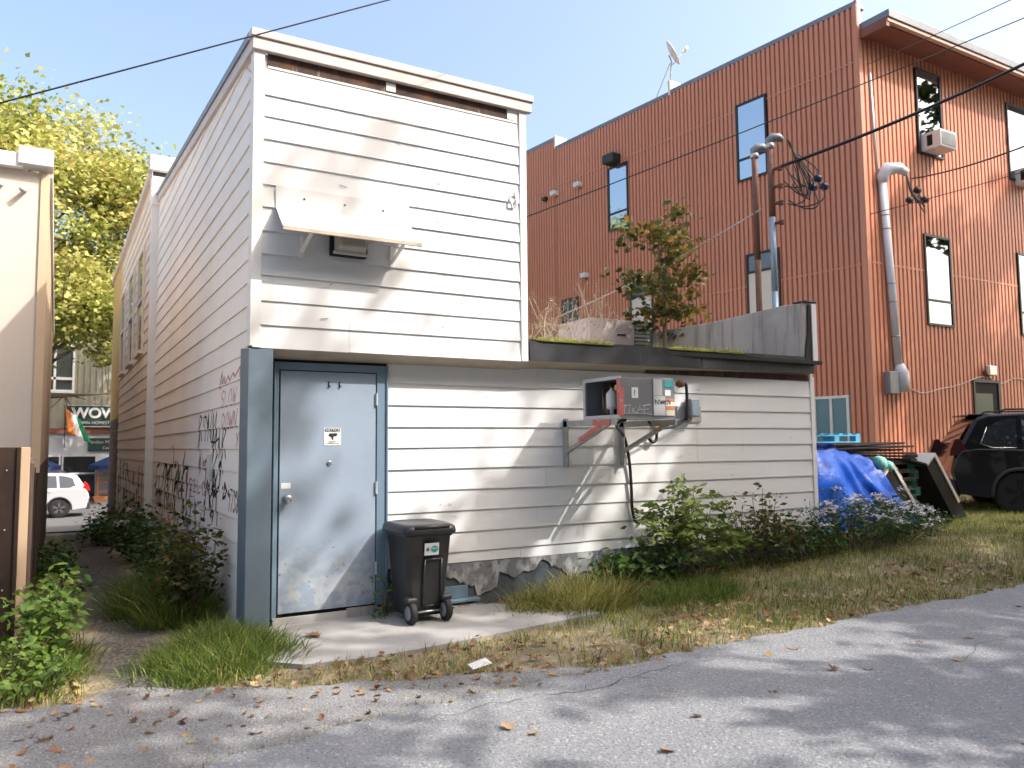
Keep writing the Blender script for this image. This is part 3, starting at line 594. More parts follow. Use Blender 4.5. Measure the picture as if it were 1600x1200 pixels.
LET = {'S': [[(1, .9), (.5, 1), (.05, .8), (.3, .55), (.8, .42), (.9, .15), (.4, 0), (0, .1)]], 'L': [[(.1, 1), (.05, 0), (.8, .08)]], 'O': [[(.5, 1), (.05, .6), (.2, .05), (.75, 0), (1, .5), (.5, 1)]],
       'W': [[(0, 1), (.25, 0), (.5, .7), (.75, 0), (1, 1)]], 'D': [[(.1, 1), (.1, 0), (.8, .2), (.9, .7), (.1, 1)]], 'N': [[(0, 0), (.05, 1), (.85, 0), (.95, 1.1)]], 'Y': [[(0, 1), (.5, .5)], [(1, 1), (.2, -.2)]],
       '1': [[(.5, 0), (.5, 1), (.3, .8)]], '7': [[(0, 1), (.9, 1), (.3, 0)]], '3': [[(.1, 1), (.9, .9), (.4, .55), (.95, .25), (.4, 0), (0, .15)]], '8': [[(.5, .5), (.1, .8), (.5, 1), (.9, .8), (.1, .2), (.5, 0), (.9, .2), (.5, .5)]],
       'A': [[(0, 0), (.5, 1), (1, 0)], [(.2, .4), (.8, .4)]], 'U': [[(0, 1), (.1, .1), (.7, .05), (.9, 1)]], 'K': [[(.1, 1), (.1, 0)], [(.9, 1), (.1, .5), (.9, 0)]], '2': [[(0, .8), (.5, 1), (.8, .7), (0, 0), (.9, .05)]], 'R': [[(.1, 0), (.1, 1), (.8, .85), (.2, .5), (.9, 0)]], 'I': [[(.5, 1), (.5, 0)]], 'M': [[(0, 0), (.1, 1), (.5, .4), (.9, 1), (1, 0)]]}
def word(txt, y_left, z, w_, h, slant=0):
    """writing runs towards the near corner: y falls as the text goes right"""
    out = []; y = y_left
    for ch in txt:
        if ch in LET: out += [[(y - p[0] * w_ * .8, z + p[1] * h + slant * (y_left - y + p[0] * w_ * .8)) for p in s] for s in LET[ch]]
        y -= w_
    return out
ribbon([[(1.15, 2.03), (1.05, 2.2), (1.0, 2.06), (.92, 2.14), (.85, 2.06), (.72, 2.13), (.62, 2.08), (.5, 2.14), (.4, 2.1), (.2, 2.17), (.19, 2.03)], [(1.12, 2.05), (1.08, 2.16)]], .022, m_sprayr)
ribbon(word('SLOW', 1.06, 1.86, .19, .15) + word('DOWN', 1.0, 1.655, .185, .15), .02, m_sprayr)
ribbon(word('Y', .32, 1.49, .13, .12), .02, m_sprayr); ribbon(word('AU', 2.35, 1.25, .3, .13) + word('S2LOK', 3.0, 1.0, .30, .14), .022, m_sprayr)
ribbon(word('1738', .62, .93, .115, .19), .016, m_sprayk)
rg = np.random.default_rng(11)
def scrawl(y0, y1, z0, z1, n, amp=.25):
    out = []
    for k in range(n):
        y = y0 + (y1 - y0) * (k + rg.uniform(0, 1)) / n; z = rg.uniform(z0, z1); p = [(y, z)]; 
        for j in range(rg.integers(3, 7)): p.append((p[-1][0] + rg.normal(-.02, .14), min(max(p[-1][1] + rg.normal(0, amp), z0 - .1), z1 + .1)))
        out.append(p)
    return out
ribbon(scrawl(6.6, 3.1, .75, 1.15, 20), .045, m_sprayk); ribbon(scrawl(4.4, 3.4, 1.0, 1.42, 5, .2), .045, m_sprayk); ribbon(scrawl(2.0, .85, .85, 1.25, 9, .2), .034, m_sprayk)
ribbon(word('RINM', 2.35, 1.55, .28, .28) + word('MIR', 1.5, 1.38, .26, .3) + scrawl(2.3, 1.2, 1.3, 1.7, 4), .022, m_sprayk)
ribbon(scrawl(4.2, 2.6, .45, .8, 6), .022, m_sprayk); ribbon(scrawl(6.5, 4.5, .55, .75, 5, .1), .03, m_sprayr)
g = G(); g.box(-.05, -.012, 1.46, 1.60, 1.17, 1.42); obj('outlet_box', g, m_acw, WB, bevel=.004)
def depthF(z): return -.1 - .004 - .015 * (1 - ((z - .10) / .1955) % 1.0) - .0025
_d = depthL; depthL = depthF
ribbon(scrawl(13.2, 7.4, .25, 1.1, 24, .25), .075, m_sprayk); depthL = _d

# ------------------------------------------------------------------ concrete party wall on the low roof, rooftop box
CW = thing('concrete_parapet', 'stained grey concrete wall rising behind the low roof edge', 'wall', (6.7, 0, 2.49))
ytp = [(-.05, 3.22), (.25, 3.24), (1.6, 3.2), (3.2, 3.23), (5.2, 3.26), (8.5, 3.3)]
g = G(); v = []
for y, z in ytp: v += [(6.70, y, 2.45), (6.92, y, 2.45), (6.92, y, z + .01), (6.70, y, z)]
m_ = len(ytp); g.add(v, [(0, 1, 2, 3), tuple(4 * (m_ - 1) + k for k in (3, 2, 1, 0))] + [(4 * i + a, 4 * i + 4 + a, 4 * i + 4 + b, 4 * i + b) for i in range(m_ - 1) for a, b in ((1, 0), (2, 1), (3, 2), (0, 3))])
obj('wall_body', g, m_conc, CW, bevel=.012)
g = G(); g.prism([(6.705, 2.47), (6.83, 2.47), (6.83, 3.2), (6.78, 3.2), (6.76, 2.85), (6.715, 2.6)], 1, -.072, -.051); obj('tar_flashing', g, m_tar, CW)
g = G(); g.box(6.72, 6.94, -.08, .12, 3.236, 3.258); obj('tar_cap', g, m_tar, CW, bevel=.01)
g = G(); g.box(6.832, 6.915, -.085, -.052, 2.47, 3.22); obj('white_edge_strip', g, m_trim, CW)
RB = thing('rooftop_vent_box', 'pale pink metal box with louvred grey end on the low roof', 'vent box', (5.6, 3, 2.49))
g = G(); g.box(5.45, 6.28, 2.75, 3.6, 2.49, 3.36); obj('casing', g, M('pale_pink_metal', (.62, .53, .49), .5, layers=[(3, (.55, .46, .42), .45, .7, .6)]), RB, bevel=.01)
g = G(); g.box(6.285, 6.62, 2.8, 3.55, 2.49, 3.38); obj('louvre_box', g, m_cgrey, RB)
for k in range(7):
    g = G(); g.box(6.29, 6.61, 2.785, 2.805, 2.95 + k * .058, 2.985 + k * .058); obj('louvre', g, m_cpale, RB)
g = G(); g.box(5.95, 6.1, 2.735, 2.75, 3.12, 3.14); obj('handle', g, m_dark, RB)

# ------------------------------------------------------------------ canopy and flood light on the upper wall
CN = thing('metal_canopy', 'bent white sheet-metal canopy above the wall light on the upper block', 'canopy', (.75, -.22, 3.45))
def sheet(pts_a, pts_b, th):
    g = G(); n = len(pts_a); A = np.array([pts_a, pts_b], float); g.grid(A); B = A.copy(); B[:, :, 2] -= th; B[:, :, 1] += th * .3; k = len(g.v); g.grid(B[::-1]); return g
xs_ = np.linspace(.164, 1.349, 14); rg = np.random.default_rng(5); dn = rg.normal(0, .006, 14)
g = G()
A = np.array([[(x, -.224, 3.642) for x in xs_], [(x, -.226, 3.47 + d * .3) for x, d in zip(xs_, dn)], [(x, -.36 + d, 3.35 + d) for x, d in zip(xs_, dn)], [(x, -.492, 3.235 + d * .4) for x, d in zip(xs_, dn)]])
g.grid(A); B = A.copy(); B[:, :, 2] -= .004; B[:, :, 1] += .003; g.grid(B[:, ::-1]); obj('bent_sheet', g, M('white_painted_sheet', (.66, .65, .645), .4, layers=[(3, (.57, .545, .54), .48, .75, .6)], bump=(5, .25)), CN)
g = G(); g.box(.16, 1.353, -.506, -.486, 3.205, 3.24); obj('lip', g, m_soffit, CN, bevel=.003)
for x in (.38, 1.18):
    g = G(); g.beam((x, -.225, 3.10), (x + .02, -.47, 3.22), .03, .012); g.box(x - .015, x + .015, -.235, -.221, 3.06, 3.25); obj('bracket_arm', g, m_trim, CN)
for x in (.4, .75, 1.1):
    g = G(); g.lathe([(.008, -.232), (.008, -.226)], (x, 0, 3.56), 1, 8); obj('screw', g, m_dark, CN)
FL = thing('wall_flood_light', 'boxy grey flood light under the white metal canopy', 'light', (.79, -.22, 3.2))
g = G(); g.box(.615, .935, -.30, -.221, 3.10, 3.33); obj('back_housing', g, m_dark, FL, bevel=.012)
g = G(); g.add([(.63, -.30, 3.12), (.92, -.30, 3.12), (.92, -.30, 3.33), (.63, -.30, 3.33), (.665, -.42, 3.155), (.885, -.42, 3.155), (.91, -.37, 3.32), (.64, -.37, 3.32)], [(0, 3, 2, 1), (4, 5, 6, 7), (0, 1, 5, 4), (1, 2, 6, 5), (2, 3, 7, 6), (3, 0, 4, 7)])
obj('lens', g, M('clouded_lens', (.40, .37, .33), .25, layers=[(9, (.3, .27, .23), .45, .7, .6)]), FL, bevel=.02, seg=3)
g = G(); g.box(.625, .925, -.335, -.302, 3.105, 3.13); obj('lens_rim', g, m_cpale, FL, bevel=.005)

# ------------------------------------------------------------------ condenser unit on its wall bracket
BR = thing('wall_bracket', 'beige steel wall bracket with diagonal braces carrying the condenser unit', 'bracket', (3.5, 0, 1.74))
for x in (3.14, 3.86):
    g = G(); g.box(x - .03, x + .03, -.034, -.021, 1.26, 1.745); g.box(x - .03, x - .022, -.09, -.034, 1.26, 1.745); obj('upright', g, m_bracket, BR)
    g = G(); g.box(x - .03, x + .025, -.90, -.024, 1.712, 1.72); g.box(x - .03, x - .022, -.90, -.024, 1.66, 1.712); obj('arm', g, m_bracket, BR)
    g = G(); g.beam((x - .012, -.04, 1.40), (x - .012, -.80, 1.69), .04, .035); obj('diagonal_brace', g, m_bracket, BR)
g = G(); g.beam((3.105, -.30, 1.52), (3.105, -.66, 1.655), .006, .05); g.box(3.10, 3.107, -.82, -.55, 1.665, 1.715); obj('red_tape', g, m_peel, BR)
CU = thing('condenser_unit', 'grey condenser unit with an open side, stickers and a white tag on its front', 'condenser', (3.48, -.62, 1.722))
x0, x1, y0, y1, z0, z1 = 3.15, 3.81, -.907, -.33, 1.722, 2.115
g = G(); g.box(x0, x1, y0, y1, z0, z0 + .03); g.box(x0, x1, y0, y1, z1 - .018, z1); g.box(x1 - .012, x1, y0, y1, z0 + .03, z1 - .018); g.box(x0 + .02, x1 - .012, y1 - .012, y1, z0 + .03, z1 - .018); obj('casing', g, m_cgrey, CU)
g = G(); g.box(x0 - .004, x0 + .02, y1 - .03, y1 + .002, z0, z1); g.box(x0 - .004, x0 + .02, y0 - .002, y0 + .035, z0, z1); g.box(x0 - .004, x0 + .02, y0 + .035, y1 - .03, z1 - .03, z1 + .002); g.box(x0 - .004, x0 + .02, y0 + .035, y1 - .03, z0 - .002, z0 + .035); obj('side_frame', g, m_cpale, CU, bevel=.002)
g = G(); g.box(x0 + .03, x0 + .32, y0 + .02, y0 + .026, z0 + .03, z1 - .02); g.box(x0 + .32, x0 + .33, y0 + .02, y1 - .02, z0 + .03, z1 - .02); obj('inner_lining', g, m_dark, CU)
g = G(); g.box(x0, x0 + .385, y0 - .004, y0 + .012, z0 + .025, z1 - .02); obj('access_panel', g, m_cpanel, CU, bevel=.002)
g = G(); g.box(x0 + .39, x1, y0 - .006, y0 + .012, z0 + .02, z1 - .01); obj('control_panel', g, M('slate_housing', (.17, .20, .24), .4, .1, layers=[(5, (.22, .25, .29), .45, .7, .6)]), CU, bevel=.002)
g = G(); g.box(x0 - .001, x0 + .045, y0 - .008, y0 - .004, z0 + .02, z1 - .1); obj('red_paint_strip', g, m_peel, CU)
g = G(); g.box(x0 - .008, x0 - .004, y0, y0 + .03, z0 + .03, z1 - .02); obj('red_paint_edge', g, m_peel, CU)
for k, (a, b, c, d, m_) in enumerate([(.40, .505, .22, .375, m_cpale), (.40, .54, .03, .215, m_cpale), (.535, .64, .30, .36, m_teal), (.54, .61, .22, .275, m_paper), (.55, .658, .165, .19, m_orange), (.55, .658, .12, .16, m_paper), (.55, .658, .09, .115, m_orange), (.55, .658, .03, .085, M('cream_label', (.55, .5, .38), .6))]):
    g = G(); g.box(x0 + a, x0 + b, y0 - .009, y0 - .0065, z0 + c, z0 + d); obj('label_plate', g, m_, CU)
g = G(); g.box(x0 + .14, x0 + .215, y0 - .0065, y0 - .0045, z0 + .19, z0 + .29); obj('question_sticker', g, m_paper, CU)
text_mesh('sticker_mark', '?', m_ink, .07, (x0 + .16, y0 - .007, z0 + .215), ROT_FRONT, CU, .0005, bold=.001)
def tagstroke(strokes, wd, mat, name, yy):
    g = G()
    for s_ in strokes: g.tube([(x0 + a, yy, z0 + b) for a, b in s_], wd, 4)
    return obj(name, g, mat, CU)
tagstroke([[(.05, .04), (.06, .13), (.05, .12)], [(.03, .11), (.12, .125), (.10, .05)], [(.15, .05), (.15, .12), (.19, .11), (.14, .075), (.2, .05)], [(.2, .05), (.235, .125), (.27, .045)], [(.21, .08), (.27, .085)], [(.28, .04), (.29, .125), (.27, .12), (.36, .13)], [(.29, .085), (.34, .09)], [(.05, .045), (.3, .05), (.37, .035)]], .0028, m_sprayw, 'paint_tag', y0 - .006)
tagstroke([[(.41 + .018 * i, .14 + .03 * (i % 2)), (.415 + .018 * i, .185 - .02 * (i % 3)), (.425 + .018 * i, .13 + .01 * (i % 2)), (.42 + .018 * i, .175)] for i in range(11)], .0018, m_ink, 'marker_scribble', y0 - .0105)
g = G(); g.lathe([(.02, .0), (.022, .06), (.05, .07), (.055, .10), (.055, .2), (.05, .22), (.02, .25), (.01, .27)], (x0 + .10, -.66, z0 + .03), 2, 16); obj('filter_canister', g, m_acw, CU, True)
g = G(); g.tube([(x0 + .1, -.66, z0 + .29), (x0 + .13, -.60, z0 + .33), (x0 + .2, -.5, z0 + .28), (x0 + .2, -.5, z0 + .05)], .009, 6); g.tube([(x0 + .1, -.52, z0 + .03), (x0 + .1, -.52, z0 + .3)], .006, 6); obj('copper_pipe', g, M('copper', (.45, .22, .10), .35, .8), CU, True)
g = G(); g.lathe([(.02, 0), (.03, .02), (.03, .05), (.018, .06)], (x0 + .06, -.80, z0 + .26), 2, 12); obj('brass_valve', g, M('brass', (.6, .38, .10), .3, .8), CU, True)
g = G(); g.lathe([(.09, 0), (.1, .03), (.1, .16), (.07, .2), (.02, .215)], (x0 + .2, -.55, z0 + .03), 2, 16); obj('compressor', g, m_binp, CU, True)
HS = thing('drain_hose', 'black hose hanging from the condenser down the white wall', 'hose', (3.95, -.05, .66))
pts = [(3.36, -.72, 1.715), (3.40, -.55, 1.69), (3.62, -.25, 1.66), (3.86, -.06, 1.55), (3.93, -.045, 1.3), (3.95, -.045, 1.0), (3.955, -.045, .8), (3.985, -.05, .68), (4.02, -.05, .655)]
def spline(P, k=6):
    P = [Vector(p) for p in P]; Q = []
    for i in range(len(P) - 1):
        a, b, c, d = P[max(i - 1, 0)], P[i], P[i + 1], P[min(i + 2, len(P) - 1)]
        for t in np.linspace(0, 1, k, endpoint=False): Q.append(0.5 * ((2 * b) + (c - a) * t + (2 * a - 5 * b + 4 * c - d) * t * t + (3 * b - a - 3 * c + d) * t ** 3))
    return Q + [P[-1]]
g = G(); g.tube(spline(pts), .017, 8); obj('hose', g, m_cable, HS, True)
UT = thing('drain_trap', 'small black U-shaped drain trap with orange clip under the condenser', 'pipe', (4.26, -.05, 1.5))
g = G(); g.tube(spline([(4.20, -.03, 1.58), (4.2, -.05, 1.54), (4.24, -.06, 1.50), (4.29, -.06, 1.53), (4.3, -.06, 1.62), (4.3, -.045, 1.68)]), .016, 8); obj('pipe', g, m_cable, UT, True)
g = G(); g.box(4.27, 4.33, -.08, -.02, 1.65, 1.68); obj('clip', g, m_orange, UT)
DB = thing('disconnect_switch_box', 'small grey electrical switch box with rust-red conduit elbow beside the condenser', 'electrical box', (4.8, -.03, 1.77))
g = G(); g.box(4.62, 4.98, -.03, -.0205, 1.72, 1.90); obj('backing_board', g, M('grey_board', (.40, .39, .38), .8), DB)
g = G(); g.box(4.73, 4.86, -.14, -.031, 1.775, 1.975); obj('box', g, m_cgrey, DB, bevel=.006)
g = G(); g.box(4.745, 4.845, -.146, -.141, 1.79, 1.95); obj('cover', g, m_bluepipe, DB, bevel=.002)
g = G(); g.tube(spline([(4.68, -.12, 1.74), (4.69, -.12, 1.9), (4.69, -.12, 2.05), (4.67, -.13, 2.13), (4.61, -.14, 2.15)]), .017, 8); obj('conduit', g, m_cable, DB, True)
g = G(); g.lathe([(.01, -.16), (.04, -.15), (.045, -.1), (.02, -.06)], (4.60, 0, 2.14), 1, 12); obj('elbow_cap', g, m_rustpipe, DB, True)
g = G(); g.tube(spline([(3.75, -.6, 1.70), (3.9, -.45, 1.66), (4.2, -.2, 1.64), (4.55, -.1, 1.68), (4.70, -.1, 1.78)]), .014, 7); obj('flex_cable', g, m_cable, DB, True)

# ------------------------------------------------------------------ wheeled bin
BN = thing('wheeled_bin', 'black plastic wheeled bin with a white sticker beside the grey door', 'bin', (1.38, -.38, .022))
bx, by, bz = 1.38, -.36, .022
def ring(hx, hy, z, r=.05, cx=bx, cy=by):
    P = []
    for sx, sy, a0 in ((1, -1, -90), (1, 1, 0), (-1, 1, 90), (-1, -1, 180)):
        for a in (0, 30, 60, 90): P.append((cx + sx * (hx - r) + r * math.cos(math.radians(a0 + a)), cy + sy * (hy - r) + r * math.sin(math.radians(a0 + a)), z))
    return P
def loft(rings):
    g = G(); n = len(rings[0])
    for r in rings: g.v += r
    g.f = [(i * n + k, i * n + (k + 1) % n, (i + 1) * n + (k + 1) % n, (i + 1) * n + k) for i in range(len(rings) - 1) for k in range(n)]
    g.f += [tuple(range(n))[::-1], tuple(range((len(rings) - 1) * n, len(rings) * n))]; return g
obj('body', loft([ring(.155, .17, bz + .05), ring(.168, .18, bz + .12), ring(.188, .22, bz + .45), ring(.202, .25, bz + .70), ring(.214, .262, bz + .71), ring(.216, .264, bz + .735)]), m_binp, BN, True)
LD = obj('lid', loft([ring(.232, .285, bz + .728, .05), ring(.24, .292, bz + .745, .06), ring(.232, .285, bz + .785, .06), ring(.212, .262, bz + .805, .07), ring(.185, .22, bz + .815, .08), ring(.16, .2, bz + .803, .08)]), m_binp, BN, True)
g = G(); g.tube([(bx - .15, by - .285, bz + .79), (bx + .16, by - .285, bz + .79)], .014, 8); obj('hinge_bar', g, m_binp, LD, True)
g = G(); A = [(bx - .05, by - .182, bz + .13), (bx + .115, by - .182, bz + .13), (bx + .105, by - .24, bz + .52), (bx - .045, by - .24, bz + .52)]
g.add(A, [(0, 1, 2, 3)]); k = [(p[0], p[1] - .012, p[2]) for p in A]
for a, b in zip(A, A[1:] + A[:1]): g.tube([(a[0], a[1] - .006, a[2]), (b[0], b[1] - .006, b[2])], .009, 6)
obj('panel_rib', g, m_binp, BN, True)
st = obj('sticker', G().add([(bx - .055, by - .2515, bz + .555), (bx + .075, by - .2515, bz + .555), (bx + .075, by - .263, bz + .655), (bx - .055, by - .263, bz + .655)], [(0, 1, 2, 3)]), m_paper, BN)
g = G(); f_ = lambda u, v: (bx + u, by - .2545 - .0115 * (v - .555) / .1, bz + v)
g.add([f_(-.04, .59), f_(-.012, .59), f_(-.012, .61), f_(-.026, .625), f_(-.04, .61)], [(0, 1, 2, 3, 4)]); obj('house_mark', g, m_bluep, st)
g = G(); n = 14; g.add([f_(.035 + .033 * math.cos(2 * math.pi * k / n), .605 + .028 * math.sin(2 * math.pi * k / n)) for k in range(n)], [tuple(range(n))]); obj('lips_mark', g, m_teal, st)
g = G(); g.add([f_(.01, .608), f_(.06, .608), f_(.055, .614), f_(.015, .614)], [(0, 1, 2, 3)]); g.v = [(a, b - .001, c) for a, b, c in g.v]; obj('pale_stripe', g, m_paper, st)
for s_ in (-1, 1):
    xw = bx + s_ * .158
    wh = obj('wheel', G().lathe([(.03, -.03), (.085, -.026), (.092, -.015), (.092, .015), (.085, .026), (.03, .03)], (xw, by - .215, bz + .092), 0, 22), m_rubber, BN, True)
    g = G(); g.lathe([(.015, -.034), (.055, -.033), (.06, -.027), (.06, .027), (.055, .033), (.015, .034)], (xw, by - .215, bz + .092), 0, 18); obj('hub', g, m_cgrey, wh, True)
    g = G(); g.box(xw - .05, xw + .05, by - .25, by - .16, bz + .17, bz + .215); obj('wheel_arch', g, m_binp, BN, bevel=.02, seg=3)
g = G(); g.tube([(bx - .13, by - .215, bz + .092), (bx + .13, by - .215, bz + .092)], .009, 8); obj('axle', g, m_steel, BN, True)

# ------------------------------------------------------------------ service masts and wires
def mast(label, x, y, zt, mats, r=.042):
    t = thing('service_mast', label, 'mast', (x, y, 2.49), 'twin service masts behind the concrete wall')
    zs = np.linspace(2.49, zt, len(mats) + 1)
    for k, m_ in enumerate(mats):
        g = G(); g.tube([(x, y, zs[k]), (x, y, zs[k + 1])], r, 12); obj('pipe', g, m_, t, True)
    g = G(); g.lathe([(r + .018, -.06), (r + .02, -.01), (r + .012, 0)], (x, y, zt), 2, 12); obj('collar', g, m_galv, t, True)
    hp = [(x, y, zt - .01), (x + .0, y, zt + .05), (x + .03, y - .02, zt + .085), (x + .10, y - .07, zt + .085), (x + .145, y - .10, zt + .045)]
    g = G(); g.tube(hp, [r + .010, r + .02, r + .024, r + .016, r * .8], 12); obj('weatherhead', g, m_cgrey, t, True); return t
MA = mast('rusty service mast, the left of the pair behind the concrete wall', 6.98, .90, 5.50, [m_rustpipe] * 2)
MB = mast('half rusty, half blue-grey service mast, the right of the pair', 7.0, .64, 5.56, [m_bluepipe, m_bluepipe, m_rustpipe])
for z in (5.2, 4.95, 4.72, 4.45):
    g = G(); g.lathe([(.025, -.035), (.04, -.02), (.022, 0), (.04, .02), (.025, .035)], (7.06, .54, z), 2, 10); g.box(7.0, 7.06, .53, .62, z - .012, z + .012); obj('insulator', g, m_rustpipe, MB, True)
g = G(); rg = np.random.default_rng(8)
for k in range(9):
    a = Vector((7.18, .48, 5.60)); b = Vector((7.3 + rg.uniform(-.1, .3), .30 + rg.uniform(-.1, .1), 4.9 + rg.uniform(-.25, .3))); c = Vector((7.08 + rg.uniform(-.02, .3), .5, 5.0 + rg.uniform(-.3, .35)))
    g.tube(spline([a, a + Vector((.05, -.03, -.15)), b, (b + c) / 2 + Vector((0, -.03, -.12)), c], 5), .009, 5)
obj('drip_loops', g, m_cable, MB, True)
for p in ((7.42, .3, 4.92), (7.50, .28, 5.05), (7.60, .26, 4.95)):
    g = G(); g.lathe([(.03, -.05), (.05, -.03), (.05, .04), (.02, .06)], p, 0, 10); obj('splice_connector', g, M('navy_connector', (.012, .03, .09), .35), MB, True)
def wire(label, pts, r, mat, name='power_cable', sag=0, n=24, group='overhead wires'):
    P = [Vector(p) for p in pts]
    if len(P) == 2:
        P = [P[0].lerp(P[1], t) - Vector((0, 0, sag * 4 * t * (1 - t))) for t in np.linspace(0, 1, n)]
    g = G(); g.tube(P, r, 6); return tag(obj(name, g, mat, None, True), label, 'cable', group)
def ext(a, b, t0, t1):
    a = Vector(a); b = Vector(b); return a + (b - a) * t0, a + (b - a) * t1
wire('thin black overhead wire crossing the sky above the white block', ext((-1.717, -1, 3.643), (.847, -1, 5.038), -2.5, 4), .0055, m_cable, sag=.0)
a, b = ext((7.07, .52, 5.22), (9.338, -1.5, 6.62), 0, 2.4)
wire('thick black service cable running from the masts to the upper right', (a, b), .022, m_cable, sag=.30)
wire('bare twisted neutral wire hugging the thick service cable', (a + Vector((0, .02, .015)), b + Vector((.02, .02, .0))), .008, m_wire, sag=.30)
wire('thin dark wire passing in front of the red building windows', ext((4.497, 3, 4.862), (10.418, -1, 7.59), -.35, 1.8), .008, m_cable, sag=.12)
wire('uppermost thin wire at the right edge of the sky', ext((13.302, 3.5, 9.442), (9.88, -1, 7.59), -.02, 2.2), .007, m_cable, sag=.05)
a, b = ext((15.3, 3.93, 7.42), (12.239, 0, 6.529), 0, 2.0)
wire('black service drop curving from the red building mast to the right', (a, b), .016, m_cable, sag=.25)
a, b = ext((13.75, 3.93, 6.38), (16.177, 2.0, 7.174), 0, 2.2)
wire('thin black wire stretched across the red wall below the service drop', (a, b), .009, m_cable, sag=.05)
wire('pale guy rope sloping down behind the sapling', [Vector((6.95, .78, 4.68)).lerp(Vector((7.15, 6.2, 3.99)), t) - Vector((0, 0, .35 * t * (1 - t))) for t in np.linspace(0, 1, 20)], .012, m_rope, 'guy_rope')

# ------------------------------------------------------------------ red corrugated building
RX, RY = 13.66, 4.0; TH = math.radians(6.7); DL = Vector((-math.sin(TH), math.cos(TH), 0)); NL = Vector((-math.cos(TH), -math.sin(TH), 0))
RBG = thing('red_building', 'three-storey terracotta corrugated metal building with black-framed windows', 'building', (RX, RY, 0))
def LP(u, z, off=0.0): return Vector((RX, RY, z)) + DL * u + NL * off
def RP(u, z, off=0.0): return Vector((RX + u, RY - off, z))
def corr(Pf, u0, u1, z0, z1, pitch, wide, depth=.05):
    g = G(); u = u0; us = []
    while u < u1 - .01:
        us += [(u, depth), (u + wide, depth), (u + wide + .012, 0), (u + pitch - .012, 0)]; u += pitch
    us.append((u1, depth))
    A = np.array([[tuple(Pf(a, z, d)) for a, d in us] for z in (z0, z1)]); g.grid(A); return g
def panels(Pf, U, Z, pitch, wide, sheet_n):
    for z0, z1 in zip(Z[:-1], Z[1:]):
        u = 0
        while u < U - .02:
            e = min(u + pitch * sheet_n, U); obj('corrugated_panel', corr(Pf, u, e, z0, z1 - .004, pitch, wide), m_red, RBG); u = e
ZG = .1
panels(LP, 10.3, [ZG, 5.30, 9.80, 11.06], .13, .076, 8); 
def panels2():
    for z0, z1 in ((ZG, 5.3), (5.3, 9.8), (9.8, 11.34)):
        u = 10.3
        while u < 24: e = u + 1.04; obj('corrugated_panel', corr(LP, u, e, z0, z1 - .004, .13, .076), m_red, RBG); u = e
panels2()
panels(RP, 14.5, [ZG, 5.34, 10.60], .15, .086, 7)
# inner shell
g = G(); P = [LP(0.02, 0, -.02), LP(24.3, 0, -.02), LP(24.3, 0, -.02) + Vector((20, 0, 0)), RP(14.4, 0, -.02)]
g.prism([(p.x, p.y) for p in P], 2, -.1, 10.7); obj('inner_shell', g, m_redd, RBG)
g = G(); P = [LP(0.02, 0, -.02), LP(24.3, 0, -.02), LP(24.3, 0, -.3), LP(.02, 0, -.3)]; g.prism([(p.x, p.y) for p in P], 2, 10.7, 11.05); obj('parapet_core', g, m_greycap, RBG)
def lbox(Pf, u0, u1, z0, z1, o0, o1):
    g = G(); vs = [Pf(u, z, o) for z in (z0, z1) for o in (o0, o1) for u in (u0, u1)]
    return g.add(vs, [(0, 2, 3, 1), (4, 5, 7, 6), (0, 1, 5, 4), (2, 6, 7, 3), (0, 4, 6, 2), (1, 3, 7, 5)])
obj('parapet_flashing', lbox(LP, -.03, 5.36, 11.06, 11.17, -.3, .05), m_greycap, RBG); obj('parapet_flashing', lbox(LP, 5.42, 10.3, 11.02, 11.13, -.3, .05), m_greycap, RBG)
obj('parapet_flashing', lbox(LP, 10.32, 24.2, 11.34, 11.45, -.3, .05), m_greycap, RBG)
for u, z in ((5.36, 11.02), (10.28, 11.05)):
    obj('parapet_step', lbox(LP, u, u + .08, z, z + .42, -.42, .06), M('pale_step_metal', (.66, .60, .56), .5) if u < 6 else bpy.data.materials['pale_step_metal'], RBG)
obj('corner_flashing', lbox(LP, -.035, .05, ZG, 11.1, -.02, .06), m_red, RBG); obj('corner_flashing', lbox(RP, -.03, .10, 10.55, 11.25, -.02, .045), m_greycap, RBG)
obj('corner_flashing', lbox(RP, -.045, .08, ZG, 10.6, 0, .058), m_red, RBG)
for z in (5.30, 9.80):
    obj('seam_flashing', lbox(LP, .05, 24, z - .015, z + .015, .045, .056), m_red, RBG)
obj('seam_flashing', lbox(RP, .1, 14.4, 5.325, 5.36, .04, .052), m_red, RBG)
